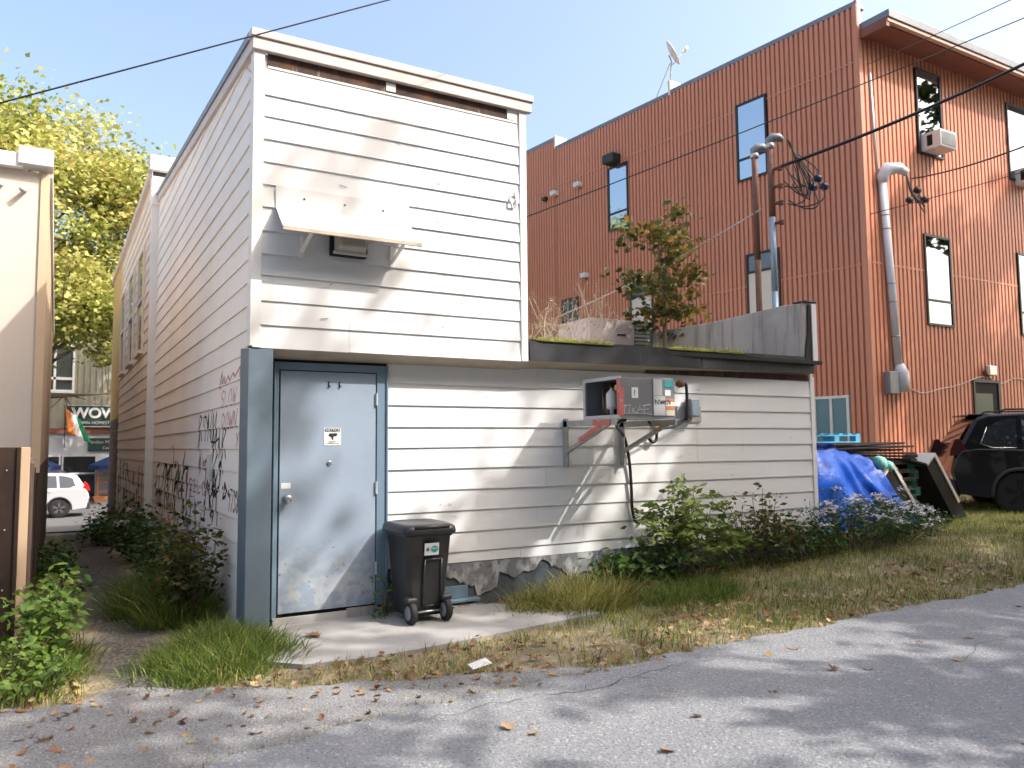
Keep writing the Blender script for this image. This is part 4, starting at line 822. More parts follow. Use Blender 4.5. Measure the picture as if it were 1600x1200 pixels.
# eave on the right face
g = lbox(RP, .12, 15, 10.36, 10.42, 0.03, .62); obj('eave_soffit', g, m_redd, RBG)
obj('eave_gutter', lbox(RP, .05, 15, 10.40, 10.48, .60, .72), M('pale_gutter', (.52, .33, .26), .4), RBG, bevel=.01)
obj('eave_roof_edge', lbox(RP, .05, 15, 10.485, 10.66, -.2, .75), m_greycap, RBG, bevel=.01)
obj('eave_end', lbox(RP, .02, .12, 10.30, 10.50, .03, .70), m_redd, RBG)
def rwin(Pf, u0, u1, z0, z1, mull=None, glass=None, frame=None, t=.05, vert=None):
    wn = sub('window', RBG); fm = frame or m_black
    o0, o1 = .0, .085
    fr = G()
    for (a, b, c, d) in [(u0, u0 + t, z0, z1), (u1 - t, u1, z0, z1), (u0 + t, u1 - t, z0, z0 + t), (u0 + t, u1 - t, z1 - t, z1)] + ([(u0 + t, u1 - t, mull - t / 2, mull + t / 2)] if mull else []) + ([(vert - t / 2, vert + t / 2, z0 + t, z1 - t)] if vert else []):
        q = lbox(Pf, a, b, c, d, o0, o1); fr.add(q.v, q.f)
    obj('window_frame', fr, fm, wn)
    obj('pane', lbox(Pf, u0 + t, u1 - t, (mull or z0 + t), z1 - t, .004, .060), glass or m_glass, wn)
    if mull: obj('pane', lbox(Pf, u0 + t, u1 - t, z0 + t, mull - t / 2, .004, .0605), glass or m_glass, wn)
    return wn
m_blind = M('cream_blind', (.66, .59, .50), .8)
rwin(LP, 7.04, 7.87, 7.74, 9.66, 8.25); rwin(LP, 2.33, 3.22, 7.95, 9.93, 8.5)
for (a, b, c) in ((2.10, 3.04, 4.3), (6.16, 7.04, 4.3)):
    rwin(LP, a, b, c, 6.09, 5.63, m_glassd)
    obj('blind', lbox(LP, a + .05, b - .05, c + .05, 5.60, .061, .064), m_blind, RBG)
wn = rwin(LP, 9.27, 10.06, 3.9, 6.04, None, m_glassd); obj('window_frame', lbox(LP, 9.72, 9.78, 3.95, 5.99, .061, .085), m_bluepipe, wn)
rwin(LP, .50, 1.36, 1.35, 2.50, None, m_glasst, m_acw, .06, .93)
m_deepg = glassmat('reflecting_glass', (.06, .075, .08), .42, .02, gloss=(.34, .39, .44))
for (a, b, c, d, mu) in ((1.94, 2.90, 8.07, 10.10, None), (5.70, 6.9, 8.07, 10.08, None), (9.4, 10.4, 8.07, 10.08, None)): rwin(RP, a, b, c, d, mu, m_deepg)
for (a, b, c, d, mu) in ((1.97, 2.97, 4.10, 6.20, 4.68), (5.83, 6.8, 4.10, 6.20, 4.68), (9.5, 10.5, 4.1, 6.2, 4.68)): rwin(RP, a, b, c, d, mu, m_deepg)
DR = sub('entrance_door', RBG)
g = lbox(RP, 3.63, 4.69, .35, 2.90, -.01, .055); obj('door_recess', g, m_dark, DR); obj('door_glass', lbox(RP, 3.68, 4.40, .45, 2.60, .056, .062), glassmat('green_glass', (.012, .05, .04), .03), DR)
g = lbox(RP, 3.61, 3.68, .35, 2.93, .0, .08); q = lbox(RP, 4.64, 4.72, .35, 2.93, .0, .08); g.add(q.v, q.f); q = lbox(RP, 3.68, 4.64, 2.86, 2.93, 0, .08); g.add(q.v, q.f); obj('door_frame', g, m_black, DR)
obj('base_course', lbox(LP, 0, 20, -.2, .32, .03, .08), m_conc, RBG); obj('base_course', lbox(RP, 0, 14, -.2, .50, .03, .08), m_conc, RBG)
# things on the red walls
def ac_unit(label, u, z):
    t = thing('window_air_conditioner', label, 'air conditioner', tuple(RP(u, z)), 'window air conditioners on the red wall')
    obj('casing', lbox(RP, u, u + .62, z, z + .40, .05, .52), m_acw, t, bevel=.015)
    obj('rear_grille', lbox(RP, u + .05, u + .57, z + .05, z + .35, .521, .53), m_cpanel, t)
    g = G(); q = lbox(RP, u - .004, u - .001, z + .08, z + .33, .2, .33); g.add(q.v, q.f); obj('side_vent', g, m_dark, t); return t
ac_unit('boxy white air conditioner in the upper window nearest the corner', 2.06, 8.12); ac_unit('boxy white air conditioner cut off by the right photo edge, upper window', 5.95, 7.95)
def wallbox(name, label, cat, u, z, s, mat, Pf=LP):
    t = thing(name, label, cat, tuple(Pf(u, z, .03))); obj('housing', lbox(Pf, u - s, u + s, z - s * .6, z + s * .6, .03, .03 + s * 1.6), mat, t, bevel=.01)
    obj('mount', lbox(Pf, u - s * .4, u + s * .4, z - s, z + s * .3, .0285, .05), m_black, t); return t
wallbox('wall_lamp', 'long dark wall lamp above the upper left window', 'lamp', 7.55, 9.83, .22, m_black)
wallbox('wall_lamp', 'small cream wall lamp next to the dark lamp on the red wall', 'lamp', 9.15, 9.52, .12, m_acw)
wallbox('wall_lamp', 'small cream wall lamp near the white block, upper red wall', 'lamp', 10.3, 9.55, .12, m_acw)
wallbox('wall_bracket_box', 'small dark box leftmost on the upper red wall', 'box', 10.8, 9.5, .09, m_black)
wallbox('vent_hood', 'small cream vent hood low on the red wall above the dry weeds', 'vent', 8.9, 6.62, .12, m_acw)
FLR = thing('door_flood_light', 'silver flood light above the red building entrance', 'light', tuple(RP(4.25, 3.1, .03)))
g = lbox(RP, 4.08, 4.42, 3.02, 3.26, .10, .20); obj('head', g, m_steel, FLR, bevel=.03); obj('bracket', lbox(RP, 4.05, 4.2, 3.0, 3.14, .03, .11), m_rustpipe, FLR)
SD = thing('satellite_dish', 'white satellite dish on the red building parapet', 'satellite dish', tuple(LP(5.5, 11.13)))
c = LP(5.45, 12.25, -.1); ax = Vector((.62, -.62, .48)).normalized()
u_ = ax.orthogonal().normalized(); v_ = ax.cross(u_); g = G(); n = 24; vs = []
for j in range(6):
    r = j / 5
    for k in range(n): a = 2 * math.pi * k / n; vs.append(c + u_ * (.36 * r * math.cos(a)) + v_ * (.36 * r * math.sin(a)) + ax * (.07 * r * r))
g.add(vs, [(j * n + k, j * n + (k + 1) % n, (j + 1) * n + (k + 1) % n, (j + 1) * n + k) for j in range(5) for k in range(n)]); ds = obj('dish', g, m_acw, SD, True); ds.modifiers.new('s', 'SOLIDIFY').thickness = .012
g = G(); g.tube([LP(5.5, 11.1, -.1), LP(5.45, 12.05, -.12), c - ax * .05], .022, 8); g.tube([LP(6.1, 11.1, -.1), c - ax * .03 - Vector((0, 0, .25))], .014, 6); obj('pole', g, m_galv, SD, True)
g = G(); f2 = c + ax * .42 - Vector((0, 0, .16)); g.tube([c - Vector((0, 0, .33)) + ax * .05, f2], .014, 6); obj('feed_arm', g, m_galv, SD, True)
g = G(); g.tube([f2 - ax * .02, f2 + ax * .1 + Vector((0, 0, .06))], .05, 10); obj('receiver', g, m_acw, SD, True)
SM = thing('wall_service_mast', 'white-grey conduit mast with weatherhead on the sunlit red wall', 'mast', tuple(RP(.75, 2.9, .1)))
g = G(); g.tube([RP(.48, 7.15, .12), RP(.75, 3.1, .12)], .085, 14); obj('conduit', g, m_whpipe, SM, True)
for z in (6.4, 6.1, 4.9, 4.5, 3.75):
    g = G(); x = .48 + .27 * (7.15 - z) / 4.05; g.lathe([(.088, -.012), (.092, 0), (.088, .012)], tuple(RP(x, z, .12)), 2, 14); obj('band', g, m_cgrey, SM, True)
hp = [RP(.48, 7.12, .12), RP(.48, 7.25, .13), RP(.56, 7.42, .2), RP(.80, 7.44, .32), RP(.95, 7.33, .40)]
g = G(); g.tube(hp, [.095, .13, .15, .12, .08], 12); obj('weatherhead', g, m_whpipe, SM, True)
g = G(); g.tube([RP(.75, 3.15, .14), RP(.80, 2.95, .15), RP(.80, 2.55, .15)], [.09, .15, .15], 14); obj('meter_socket', g, m_whpipe, SM, True)
g = lbox(RP, .33, .66, 2.50, 2.98, .03, .2); obj('junction_box', g, m_cgrey, SM, bevel=.015)
g = G(); g.tube([RP(.3, 9.6, .06), RP(.36, 8.2, .06), RP(.42, 7.2, .06)], .03, 8); obj('riser_pipe', g, m_galv, SM, True)
g = G(); rg = np.random.default_rng(4)
for k in range(6): g.tube(spline([RP(.92, 7.3, .4), RP(1.0 + rg.uniform(0, .15), 6.9, .4), RP(1.15 + rg.uniform(0, .5), 6.6 + rg.uniform(-.1, .2), .35), RP(1.6, 7.2 + rg.uniform(-.3, .2), .2)], 5), .014, 5)
obj('drip_loops', g, m_cable, SM, True)
for u, z in ((1.05, 6.75), (1.35, 7.02), (1.62, 6.85)):
    g = G(); g.lathe([(.04, -.09), (.07, -.05), (.07, .06), (.03, .09)], tuple(RP(u, z, .36)), 0, 10); obj('splice_connector', g, m_cable, SM, True)
pts = [RP(.95, 2.72, .06), RP(1.6, 2.55, .06), RP(2.3, 2.66, .06), RP(2.75, 2.72, .06), RP(3.3, 2.95 - .12, .06), RP(3.75, 2.96, .075), RP(4.2, 3.0, .075), RP(4.75, 2.85, .06), RP(5.4, 3.0, .06), RP(6.2, 2.95, .06), RP(8, 3.0, .06)]
wire('pale cable looping along the red wall towards the entrance', spline(pts), .014, m_rope, 'wall_cable')

# ------------------------------------------------------------------ beige neighbour, fence
BB = thing('beige_building', 'pale beige stucco building at the left edge with white parapet boards', 'building', (-1.5, 2.5, 0))
g = G(); g.box(-11, -1.512, 2.512, 16.4, -1, 4.30); obj('wall', g, m_beige, BB)
g = G(); g.box(-1.512, -1.492, 2.505, 16.4, 1.3, 4.30); g.box(-1.56, -1.48, 2.49, 2.512, 1.25, 4.30); obj('side_panel', g, m_tan, BB)
g = G(); g.box(-1.505, -1.49, 2.6, 16.4, -1, 1.28); obj('base_panel', g, m_picket, BB)
g = G(); g.box(-11, -1.72, 2.42, 2.56, 4.31, 4.455); obj('parapet_board', g, m_trim, BB, bevel=.006)
g = G(); g.box(-1.76, -1.455, 2.39, 2.62, 4.345, 4.52); obj('parapet_board', g, m_trim, BB, bevel=.006)
g = G(); g.box(-1.56, -1.46, 2.62, 16.4, 4.30, 4.47); obj('parapet_board', g, m_trim, BB)
for x, z in ((-1.69, 4.08), (-1.895, 4.11)):
    g = G(); g.tube([(x, 2.52, z + .02), (x - .03, 2.40, z)], [.02, .028], 10); obj('pipe_stub', g, m_beige, BB, True)
FN = thing('brown_metal_fence', 'dark brown metal fence sheet with timber post at the left edge', 'fence', (-1.6, .3, 0))
g = G(); g.box(-6, -1.585, .28, .30, .05, 1.50); obj('sheet', g, m_brown, FN)
g = G(); g.box(-1.60, -1.575, .262, .305, .0, 1.5); obj('edge_channel', g, m_brown, FN, bevel=.003)
g = G(); g.box(-1.575, -1.515, .27, .36, -.05, 1.5); obj('post', g, m_pine, FN, bevel=.004)
for k in range(5):
    g = G(); g.lathe([(.006, .27), (.006, .28)], (-1.66 - .05 * (k % 2), 0, .45 + k * .22), 1, 8); obj('screw', g, m_galv, FN)
PF = thing('picket_fence', 'weathered brown picket fence between the metal sheet and the beige building', 'fence', (-1.52, 1.3, 0))
rg = np.random.default_rng(21); y = .42
while y < 2.4:
    z = 1.50 - .10 * (y - .4) - rg.uniform(0, .10); x = -1.505 + rg.uniform(-.008, .008)
    g = G(); g.prism([(y, -.1), (y + .115, -.1), (y + .115, z - .04), (y + .057, z), (y, z - .04)], 0, x - .02, x); obj('picket', g, m_picket, PF); y += .135
for z in (.4, 1.1):
    g = G(); g.box(-1.575, -1.53, .37, 2.48, z, z + .08); obj('rail', g, m_picket, PF)

# ------------------------------------------------------------------ vehicles
def car(name, label, loc, rotz, paint, rimm, h=1.68, tailm=None):
    t = thing(name, label, 'car', (0, 0, 0)); w_ = .92; tailm = tailm or m_tail
    def arch(cx, r, a0, a1, n=10): return [(cx + r * math.cos(math.radians(a)), .36 + r * math.sin(math.radians(a))) for a in np.linspace(a0, a1, n)]
    low = [(.06, .34), (.02, .55), (-.02, .72), (.03, .95), (.10, 1.06), (.35, 1.10), (2.0, 1.06), (3.35, 1.03), (4.1, .97), (4.45, .86), (4.55, .65), (4.52, .34)] + [(4.1, .26)] + arch(3.68, .40, -10, 190) + [(3.2, .24), (1.4, .24)] + arch(.98, .40, -10, 190) + [(.5, .28)]
    g = G(); n = len(low)
    def rr(f, y): return [(2.27 + (x - 2.27) * f, y, z) for x, z in low]
    rings = [rr(.985, -w_), rr(1, -w_ + .10), rr(1, w_ - .10), rr(.985, w_)]
    for r in rings: g.v += r
    g.f = [tuple(range(n)), tuple(range(3 * n, 4 * n))[::-1]] + [(i * n + k, (i + 1) * n + k, (i + 1) * n + (k + 1) % n, i * n + (k + 1) % n) for i in range(3) for k in range(n)]
    body = obj('body', g, paint, t, False, bevel=.035, seg=3)
    yw = lambda z: (w_ - .03) * (1 - .20 * (z - 1.03) / .65)
    top = [(.08, 1.04), (.16, 1.18), (.42, h - .10), (.62, h - .03), (1.4, h), (2.2, h - .02), (2.55, h - .10), (3.42, 1.03)]
    g = G(); n = len(top); g.v = [(x, -yw(z), z) for x, z in top] + [(x, yw(z), z) for x, z in top]
    g.f = [tuple(range(n)), tuple(range(n, 2 * n))[::-1]] + [(k, n + k, n + (k + 1) % n, (k + 1) % n) for k in range(n)]
    obj('cabin', g, paint, t, False, bevel=.045, seg=3)
    for s in (-1, 1):
        for pts_ in ([(.44, 1.20), (.58, 1.47), (.80, h - .13), (1.02, h - .11), (.98, 1.13), (.60, 1.13)], [(1.06, 1.12), (1.10, h - .11), (1.95, h - .10), (2.0, 1.11)], [(2.06, 1.11), (2.02, h - .11), (2.42, h - .15), (3.05, 1.13)]):
            g = G(); a = [(x, s * (yw(z) + .006), z) for x, z in pts_]; g.add(a, [tuple(range(len(a))) if s < 0 else tuple(range(len(a)))[::-1]]); obj('side_window', g, m_cglass, t)
        g = G(); g.tube([(.98, s * (yw(1.13) + .01), 1.115), (.62, s * (yw(1.13) + .01), 1.115), (.45, s * (yw(1.18) + .01), 1.19), (.57, s * (yw(1.45) + .012), 1.47)], .010, 5); obj('window_trim', g, m_steel, t, True)
        g = G(); g.prism([(-.03, .98), (.31, 1.03), (.22, 1.11), (.12, 1.28), (.05, 1.26), (-.025, 1.08)], 1, min(s * .70, s * .895), max(s * .70, s * .895)); obj('tail_lamp', g, tailm, t, bevel=.01)
        for cx in (.98, 3.68):
            y0_ = s * (w_ - .13)
            wh = obj('wheel', G().lathe([(.22, -.11), (.33, -.115), (.36, -.09), (.365, 0), (.36, .09), (.33, .115), (.22, .11)], (cx, y0_, .36), 1, 30), m_tyre, t, True)
            g = G(); g.lathe([(.03, -.118), (.05, -.10), (.20, -.06), (.225, -.112), (.235, -.108), (.235, .108), (.225, .112), (.20, .06), (.05, .10), (.03, .118)], (cx, y0_, .36), 1, 30); obj('rim', g, m_rimb, wh, True)
            g = G()
            for k in range(5):
                a = 2 * math.pi * k / 5 + .3
                for da in (-.16, .16): g.beam((cx + .04 * math.cos(a), y0_ + s * .108, .36 + .04 * math.sin(a)), (cx + .22 * math.cos(a + da), y0_ + s * .112, .36 + .22 * math.sin(a + da)), .02, .03, (0, 1, 0))
            obj('spokes', g, rimm, wh)
            g = G(); g.tube([(cx + .405 * math.cos(a), s * (w_ + .004), .36 + .405 * math.sin(a)) for a in np.linspace(-.15, math.pi + .15, 16)], .032, 6); obj('arch_trim', g, m_cladding, t, True)
        g = G(); g.box(1.4, 3.25, s * (w_ - .03) - .02, s * (w_ - .03) + .05 * max(s, 0) + .02 + (-.03 if s < 0 else 0), .24, .36); obj('sill_trim', g, m_cladding, t)
        for hx in (1.25, 2.25):
            g = G(); g.box(hx, hx + .2, min(s * w_, s * (w_ + .03)), max(s * w_, s * (w_ + .03)), .98, 1.01); obj('door_handle', g, paint, t, bevel=.01)
    g = G(); g.box(-.05, .12, -w_ + .06, w_ - .06, .30, .56); obj('rear_bumper', g, m_cladding, t, bevel=.04, seg=3)
    g = G(); g.add([(.15, -.62, 1.2), (.15, .62, 1.2), (.37, .58, h - .17), (.37, -.58, h - .17)], [(0, 3, 2, 1)]); g.v = [(x - .012, y, z + .005) for x, y, z in g.v]; obj('rear_window', g, m_cglass, t)
    g = G(); g.box(.34, .66, -.60, .60, h - .05, h - .02); obj('spoiler', g, paint, t, bevel=.012)
    for s in (-1, 1):
        g = G(); g.tube([(.8, s * .60, h), (.9, s * .60, h + .05), (2.0, s * .60, h + .04), (2.1, s * .60, h - .01)], .016, 6); obj('roof_rail', g, m_cladding, t, True)
    t.location = loc; t.rotation_euler = (0, 0, rotz); return t
m_cglass = glassmat('car_glass', (.008, .010, .014), .42, .02)
car('parked_car', 'black SUV parked in front of the red building, cut off by the right edge', (13.22, 2.30, .185), math.radians(-47), m_cblack, m_rimb, 1.72, M('smoked_tail_lamp', (.05, .006, .006), .2)).scale = (1.05, 1.05, 1.05)
car('parked_car', 'silver-white SUV parked on the street beyond the alley', (-.18, 28.6, -1.10), math.pi, m_cwhite, m_rim, 1.68)

# ------------------------------------------------------------------ storage pile beside the extension: pallets, boards, tarp
PZ = .20
def pallet(name, label, x, y, z, rot, mw_, mb, L=1.2, W=1.0, grp=None):
    t = thing(name, label, 'pallet', (0, 0, 0), grp)
    for k in range(6):
        a = -L / 2 + k * (L - .1) / 5; g = G(); g.box(a, a + .1, -W / 2, W / 2, .115, .135); obj('deck_slat', g, mw_, t)
    for yy in (-W / 2, -.05, W / 2 - .1):
        g = G(); g.box(-L / 2, L / 2, yy, yy + .1, .0, .018); obj('bottom_slat', g, mw_, t); g = G(); g.box(-L / 2, L / 2, yy, yy + .1, .097, .115); obj('stringer', g, mw_, t)
        for xx in (-L / 2, -.05, L / 2 - .12):
            g = G(); g.box(xx, xx + .12, yy, yy + .1, .018, .097); obj('block', g, mb, t)
    t.location = (x, y, z); t.rotation_euler = (0, 0, rot); return t
ORD = ['lowest', 'second lowest', 'third', 'fourth', 'fifth', 'second from the top', 'topmost']
for k in range(7):
    pallet('wood_pallet', 'wooden pallet with green blocks, %s of the stack behind the leaning boards' % ORD[k], 10.25 + .04 * math.sin(k * 2.1), 1.72 + .04 * math.cos(k * 3.3), PZ + .137 * k, .05 * math.sin(k * 5), m_wood, m_green, 1.2, 1.0, 'green-blocked pallets in the stack')
for k in range(6):
    pallet('wood_pallet', 'wooden pallet hidden under the tarp, %s of its stack' % ORD[k], 8.85, 1.75, PZ + .137 * k, .02 * k, m_wood, m_wood, 1.2, 1.0, 'pallets under the tarp')
pallet('blue_pallet', 'light blue painted pallet on top of the boards by the white wall', 8.55, 1.5, 1.475, .1, m_bpal, m_bpal, 1.25, 1.0)
rg = np.random.default_rng(9)
for k in range(7):
    z = 1.165 + k * .042; g = G(); x = 9.75 + rg.uniform(-.12, .12) - .05 * k; yy = 1.75 + rg.uniform(-.08, .08)
    Mx = Matrix.Translation((x, yy, z)) @ Matrix.Rotation(rg.uniform(-.05, .05), 4, 'Z') @ Matrix.Rotation(.012 * (3 - k) + .01, 4, 'Y')
    g.box(-1.15, 1.05, -.62, .62, 0, .03, Mx)
    tag(obj('foam_board', g, m_mat, None, bevel=.004), 'black foam board in the flat pile on the pallets, %s one' % ['lowest', 'second', 'third', 'middle', 'fifth', 'second highest', 'topmost'][k], 'board', 'black boards lying flat')
g = G(); Mx = Matrix.Translation((10.75, 1.62, 1.10)) @ Matrix.Rotation(.16, 4, 'Y') @ Matrix.Rotation(.1, 4, 'Z'); g.box(-.55, .35, -.62, .5, 0, .03, Mx)
tag(obj('foam_board', g, m_mat, None, bevel=.004), 'black foam board sagging off the right end of the flat pile', 'board', 'black boards lying flat')
def lean(label, top, bot, th, depth, y0_):
    t = thing('leaning_board', label, 'board', (bot[0], y0_, bot[1]), 'boards leaning against the pallets')
    a = Vector((top[0], 0, top[1])); b = Vector((bot[0], 0, bot[1])); d = (b - a).normalized(); nrm = Vector((-d.z, 0, d.x))
    g = G(); q = [a, b, b - nrm * th, a - nrm * th]; g.prism([(p.x, p.z) for p in q], 1, y0_ + .02, y0_ + depth); obj('black_face', g, m_mat, t)
    g = G(); q2 = [a + nrm * .004, a.lerp(b, .72) + nrm * .004, a.lerp(b, .72) - nrm * .05, a - nrm * .05]; g.prism([(p.x, p.z) for p in q2], 1, y0_, y0_ + .019); obj('pale_edge', g, m_edge, t)
    g = G(); q3 = [a + nrm * .005 - d * .03, a + nrm * .005, a - nrm * (th * .95), a - nrm * (th * .95) - d * .03]; g.prism([(p.x, p.z) for p in q3], 1, y0_ + .001, y0_ + depth * .5); obj('pale_top_edge', g, m_edge, t); return t
lean('black board with pale edge leaning beside the blue tarp', (9.88, 1.14), (10.66, .19), .30, .55, .98)
lean('black board with pale edge leaning at the right end, nearest the black SUV', (10.98, 1.27), (11.80, .20), .30, .55, .98)
g = G(); g.lathe([(.02, -.1), (.11, -.08), (.12, 0), (.1, .08), (.02, .1)], (9.62, 1.05, 1.15), 0, 12); g.lathe([(.02, -.08), (.08, -.06), (.09, 0), (.02, .08)], (9.82, 1.03, 1.10), 0, 12)
tag(obj('green_strap_roll', g, M('sea_green_plastic', (.12, .45, .36), .5, layers=[(30, (.5, .6, .55), .5, .6, .7)]), None, True), 'rolled sea-green strapping tucked under the black boards', 'roll')
nx, ny = 70, 40; U, V_ = np.meshgrid(np.linspace(0, 1, nx), np.linspace(0, 1, ny))
xt = 7.35 + U * 2.1; topz = np.interp(xt, [7.3, 8.2, 8.65, 9.0, 9.45], [1.42, 1.47, 1.46, 1.33, 1.26]); xb = 7.2 + U * 2.95
fold = .10 * np.abs(np.sin(U * 8.3 + 1.1 * V_ + .8 * np.sin(U * 5))) ** 1.5 + .035 * np.sin(U * 27 - V_ * 6 + 2 * np.sin(U * 9)) + .02 * np.sin(U * 13 + V_ * 17)
back = V_ < .22; s_ = np.clip((V_ - .22) / .78, 0, 1)
tx = xt + (xb - xt) * s_ ** 1.2 + .02 * np.sin(V_ * 17 + U * 9); tz = np.where(back, topz + .012 * np.sin(U * 30), topz + (.195 - topz) * s_) + .012 * np.sin(U * 40 + V_ * 13) * (V_ < .9)
ty = np.where(back, 1.12 + (.22 - V_) / .22 * 1.0, 1.12 - .32 * s_ ** .8 - fold * np.minimum(1, s_ * 2.2))
A = np.stack([tx, ty, np.maximum(tz, gz(tx, ty) + .01)], 2); g = G(); g.grid(A)
tag(obj('blue_tarp', g, m_tarp, None, True), 'crumpled bright blue tarp draped over the pallets by the white wall', 'tarp')

# ------------------------------------------------------------------ the street beyond the alley
SH = thing('corner_shop', 'two-storey shop across the street with olive boards above a pale shopfront', 'building', (0, 36, -1.0))
g = G(); g.box(-14, 14, 36.05, 44, -1.1, 9.5); obj('wall_core', g, m_batten, SH)
for k in range(56):
    x = -7 + k * .26; g = G(); g.box(x, x + .055, 36.0, 36.05, 2.45, 9.5); obj('batten', g, m_batten, SH)
g = G(); g.box(-14, 14, 35.9, 36.05, 2.2, 2.45); obj('fascia_board', g, m_redwood, SH)
g = G(); g.box(-14, 14, 36.0, 36.06, 1.15, 2.2); obj('pale_band', g, m_shopw, SH)
for (a, b) in ((-3.4, -1.18), (-1.0, .32), (1.0, 2.6)):
    wn = sub('shop_window', SH)
    g = G(); g.box(a, b, 35.98, 36.06, -.75, 1.12); obj('pane', g, glassmat('shop_glass', (.012, .014, .016), .25) if 'shop_glass' not in bpy.data.materials else bpy.data.materials['shop_glass'], wn)
    g = G(); g.box(a - .06, a, 35.93, 36.06, -.9, 1.2); g.box(b, b + .06, 35.93, 36.06, -.9, 1.2); g.box(a, b, 35.93, 36.06, 1.12, 1.2); g.box(a, b, 35.93, 36.06, .28, .36); obj('frame', g, m_shopw, wn)
g = G(); g.box(.38, .94, 35.95, 36.06, -1, 1.2); obj('pillar', g, m_shopw, SH)
g = G(); g.box(-14, 14, 35.95, 36.06, -1.1, -.75); obj('stall_riser', g, m_redwood, SH)
wn = sub('upper_window', SH); g = G(); g.box(-2.2, -.75, 35.99, 36.03, 4.2, 6.3); obj('pane', g, m_glassd, wn)
g = G(); g.box(-2.3, -2.2, 35.9, 36.05, 4.1, 6.4); g.box(-.75, -.65, 35.9, 36.05, 4.1, 6.4); g.box(-2.2, -.75, 35.9, 36.05, 4.1, 4.25); g.box(-2.2, -.75, 35.9, 36.05, 4.72, 4.84); g.box(-1.52, -1.42, 35.9, 36.05, 4.25, 6.3); g.box(-2.2, -.75, 35.9, 36.05, 6.3, 6.4); obj('frame', g, m_trim, wn)
SG = thing('shop_sign', 'dark shop sign with large white WOW lettering', 'sign', (0, 35.9, 2.6))
g = G(); g.box(-.92, 2.6, 35.82, 35.9, 2.55, 3.5); obj('board', g, m_signk, SG); g = G(); g.box(-.95, 2.63, 35.8, 35.9, 3.5, 3.54); g.box(-.95, 2.63, 35.8, 35.9, 2.5, 2.55); obj('border', g, m_shopw, SG)
text_mesh('lettering', 'WOW!', m_signw, .66, (-.72, 35.81, 2.95), ROT_FRONT, SG, .01, bold=.022); text_mesh('lettering', 'TOWN HOMESTYLE', m_signw, .2, (-.6, 35.81, 2.64), ROT_FRONT, SG, .008)
S2 = thing('lower_shop_sign', 'smaller dark sign with two grey text lines under the WOW sign', 'sign', (.7, 35.9, 1.3))
g = G(); g.box(.0, 3.0, 35.9, 35.96, 1.36, 1.98); obj('board', g, m_signk, S2)
text_mesh('lettering', 'Indian Master Thali', m_cpale, .22, (.12, 35.895, 1.72), ROT_FRONT, S2, .004); text_mesh('lettering', 'Catering', m_cpale, .2, (.6, 35.895, 1.45), ROT_FRONT, S2, .004)
FG = thing('flag', 'saffron, white and green flag hanging beside the shop sign', 'flag', (-.95, 35.3, 1.6))
g = G(); g.tube([(-.98, 35.9, 1.55), (-1.0, 35.3, 3.5)], .02, 6); obj('pole', g, m_cladding, FG, True)
for k, m_ in enumerate((m_saff, m_fwhite, m_fgreen)):
    U, V_ = np.meshgrid(np.linspace(k / 3, (k + 1) / 3, 6), np.linspace(0, 1, 10))
    A = np.stack([-1.0 + U * .62 + V_ * .42 * (.25 + U), 35.28 + .06 * np.sin(U * 9 + V_ * 4), 3.38 - U * .55 - V_ * 1.15], 2); g = G(); g.grid(A); fo = obj('stripe', g, m_, FG, True); fo.modifiers.new('s', 'SOLIDIFY').thickness = .01
def parasol(label, x, y):
    t = thing('patio_umbrella', label, 'umbrella', (x, y, -.98), 'navy patio umbrellas'); n = 8; g = G()
    vs = [(x, y, 1.35)] + [(x + 1.35 * math.cos(2 * math.pi * k / n), y + 1.35 * math.sin(2 * math.pi * k / n), .72) for k in range(n)] + [(x + 1.37 * math.cos(2 * math.pi * k / n), y + 1.37 * math.sin(2 * math.pi * k / n), .52) for k in range(n)]
    g.add(vs, [(0, 1 + k, 1 + (k + 1) % n) for k in range(n)] + [(1 + k, 9 + k, 9 + (k + 1) % n, 1 + (k + 1) % n) for k in range(n)]); obj('canopy', g, m_navy, t)
    g = G(); g.tube([(x, y, -.98), (x, y, 1.4)], .03, 8); obj('pole', g, m_planter, t, True)
    g = G(); g.lathe([(.3, 0), (.3, .06), (.05, .1)], (x, y, -.98), 2, 14); obj('base', g, m_cladding, t); 
    text_mesh('lettering', 'Corona', m_signw, .22, (x - .42, y - 1.28, .56), ROT_FRONT, t, .004); return t
parasol('navy patio umbrella with white lettering right of the flag', 1.35, 35.0); parasol('navy patio umbrella peeking out beside the beige building', -2.45, 35.0)
PL = thing('patio_rail', 'orange-brown timber patio rail and planter behind the parked SUV', 'railing', (.6, 34.6, -1.0))
for z in (-.12, -.55, .2):
    g = G(); g.box(.3, 3.5, 34.55, 34.62, z, z + .09); obj('rail', g, m_planter, PL)
for x in (.35, 1.3, 2.3): g = G(); g.box(x, x + .09, 34.5, 34.6, -1.0, .3); obj('post', g, m_planter, PL)
g = G(); g.prism([(.3, -1), (1.9, -1), (2.0, -.7), (.2, -.7)], 1, 34.0, 34.5); obj('planter', g, m_planter, PL)
RBN = thing('red_roofed_house', 'pink-red gable glimpsed through the tree above the shop', 'house', (-2, 52, 0))
g = G(); g.box(-8, 5, 52, 60, -1, 10.5); obj('wall', g, m_batten, RBN); g = G(); g.prism([(-8.5, 10.4), (5.5, 10.4), (-1.5, 14.5)], 1, 51.5, 60); obj('roof', g, M('pink_red_roof', (.50, .14, .12), .7), RBN)

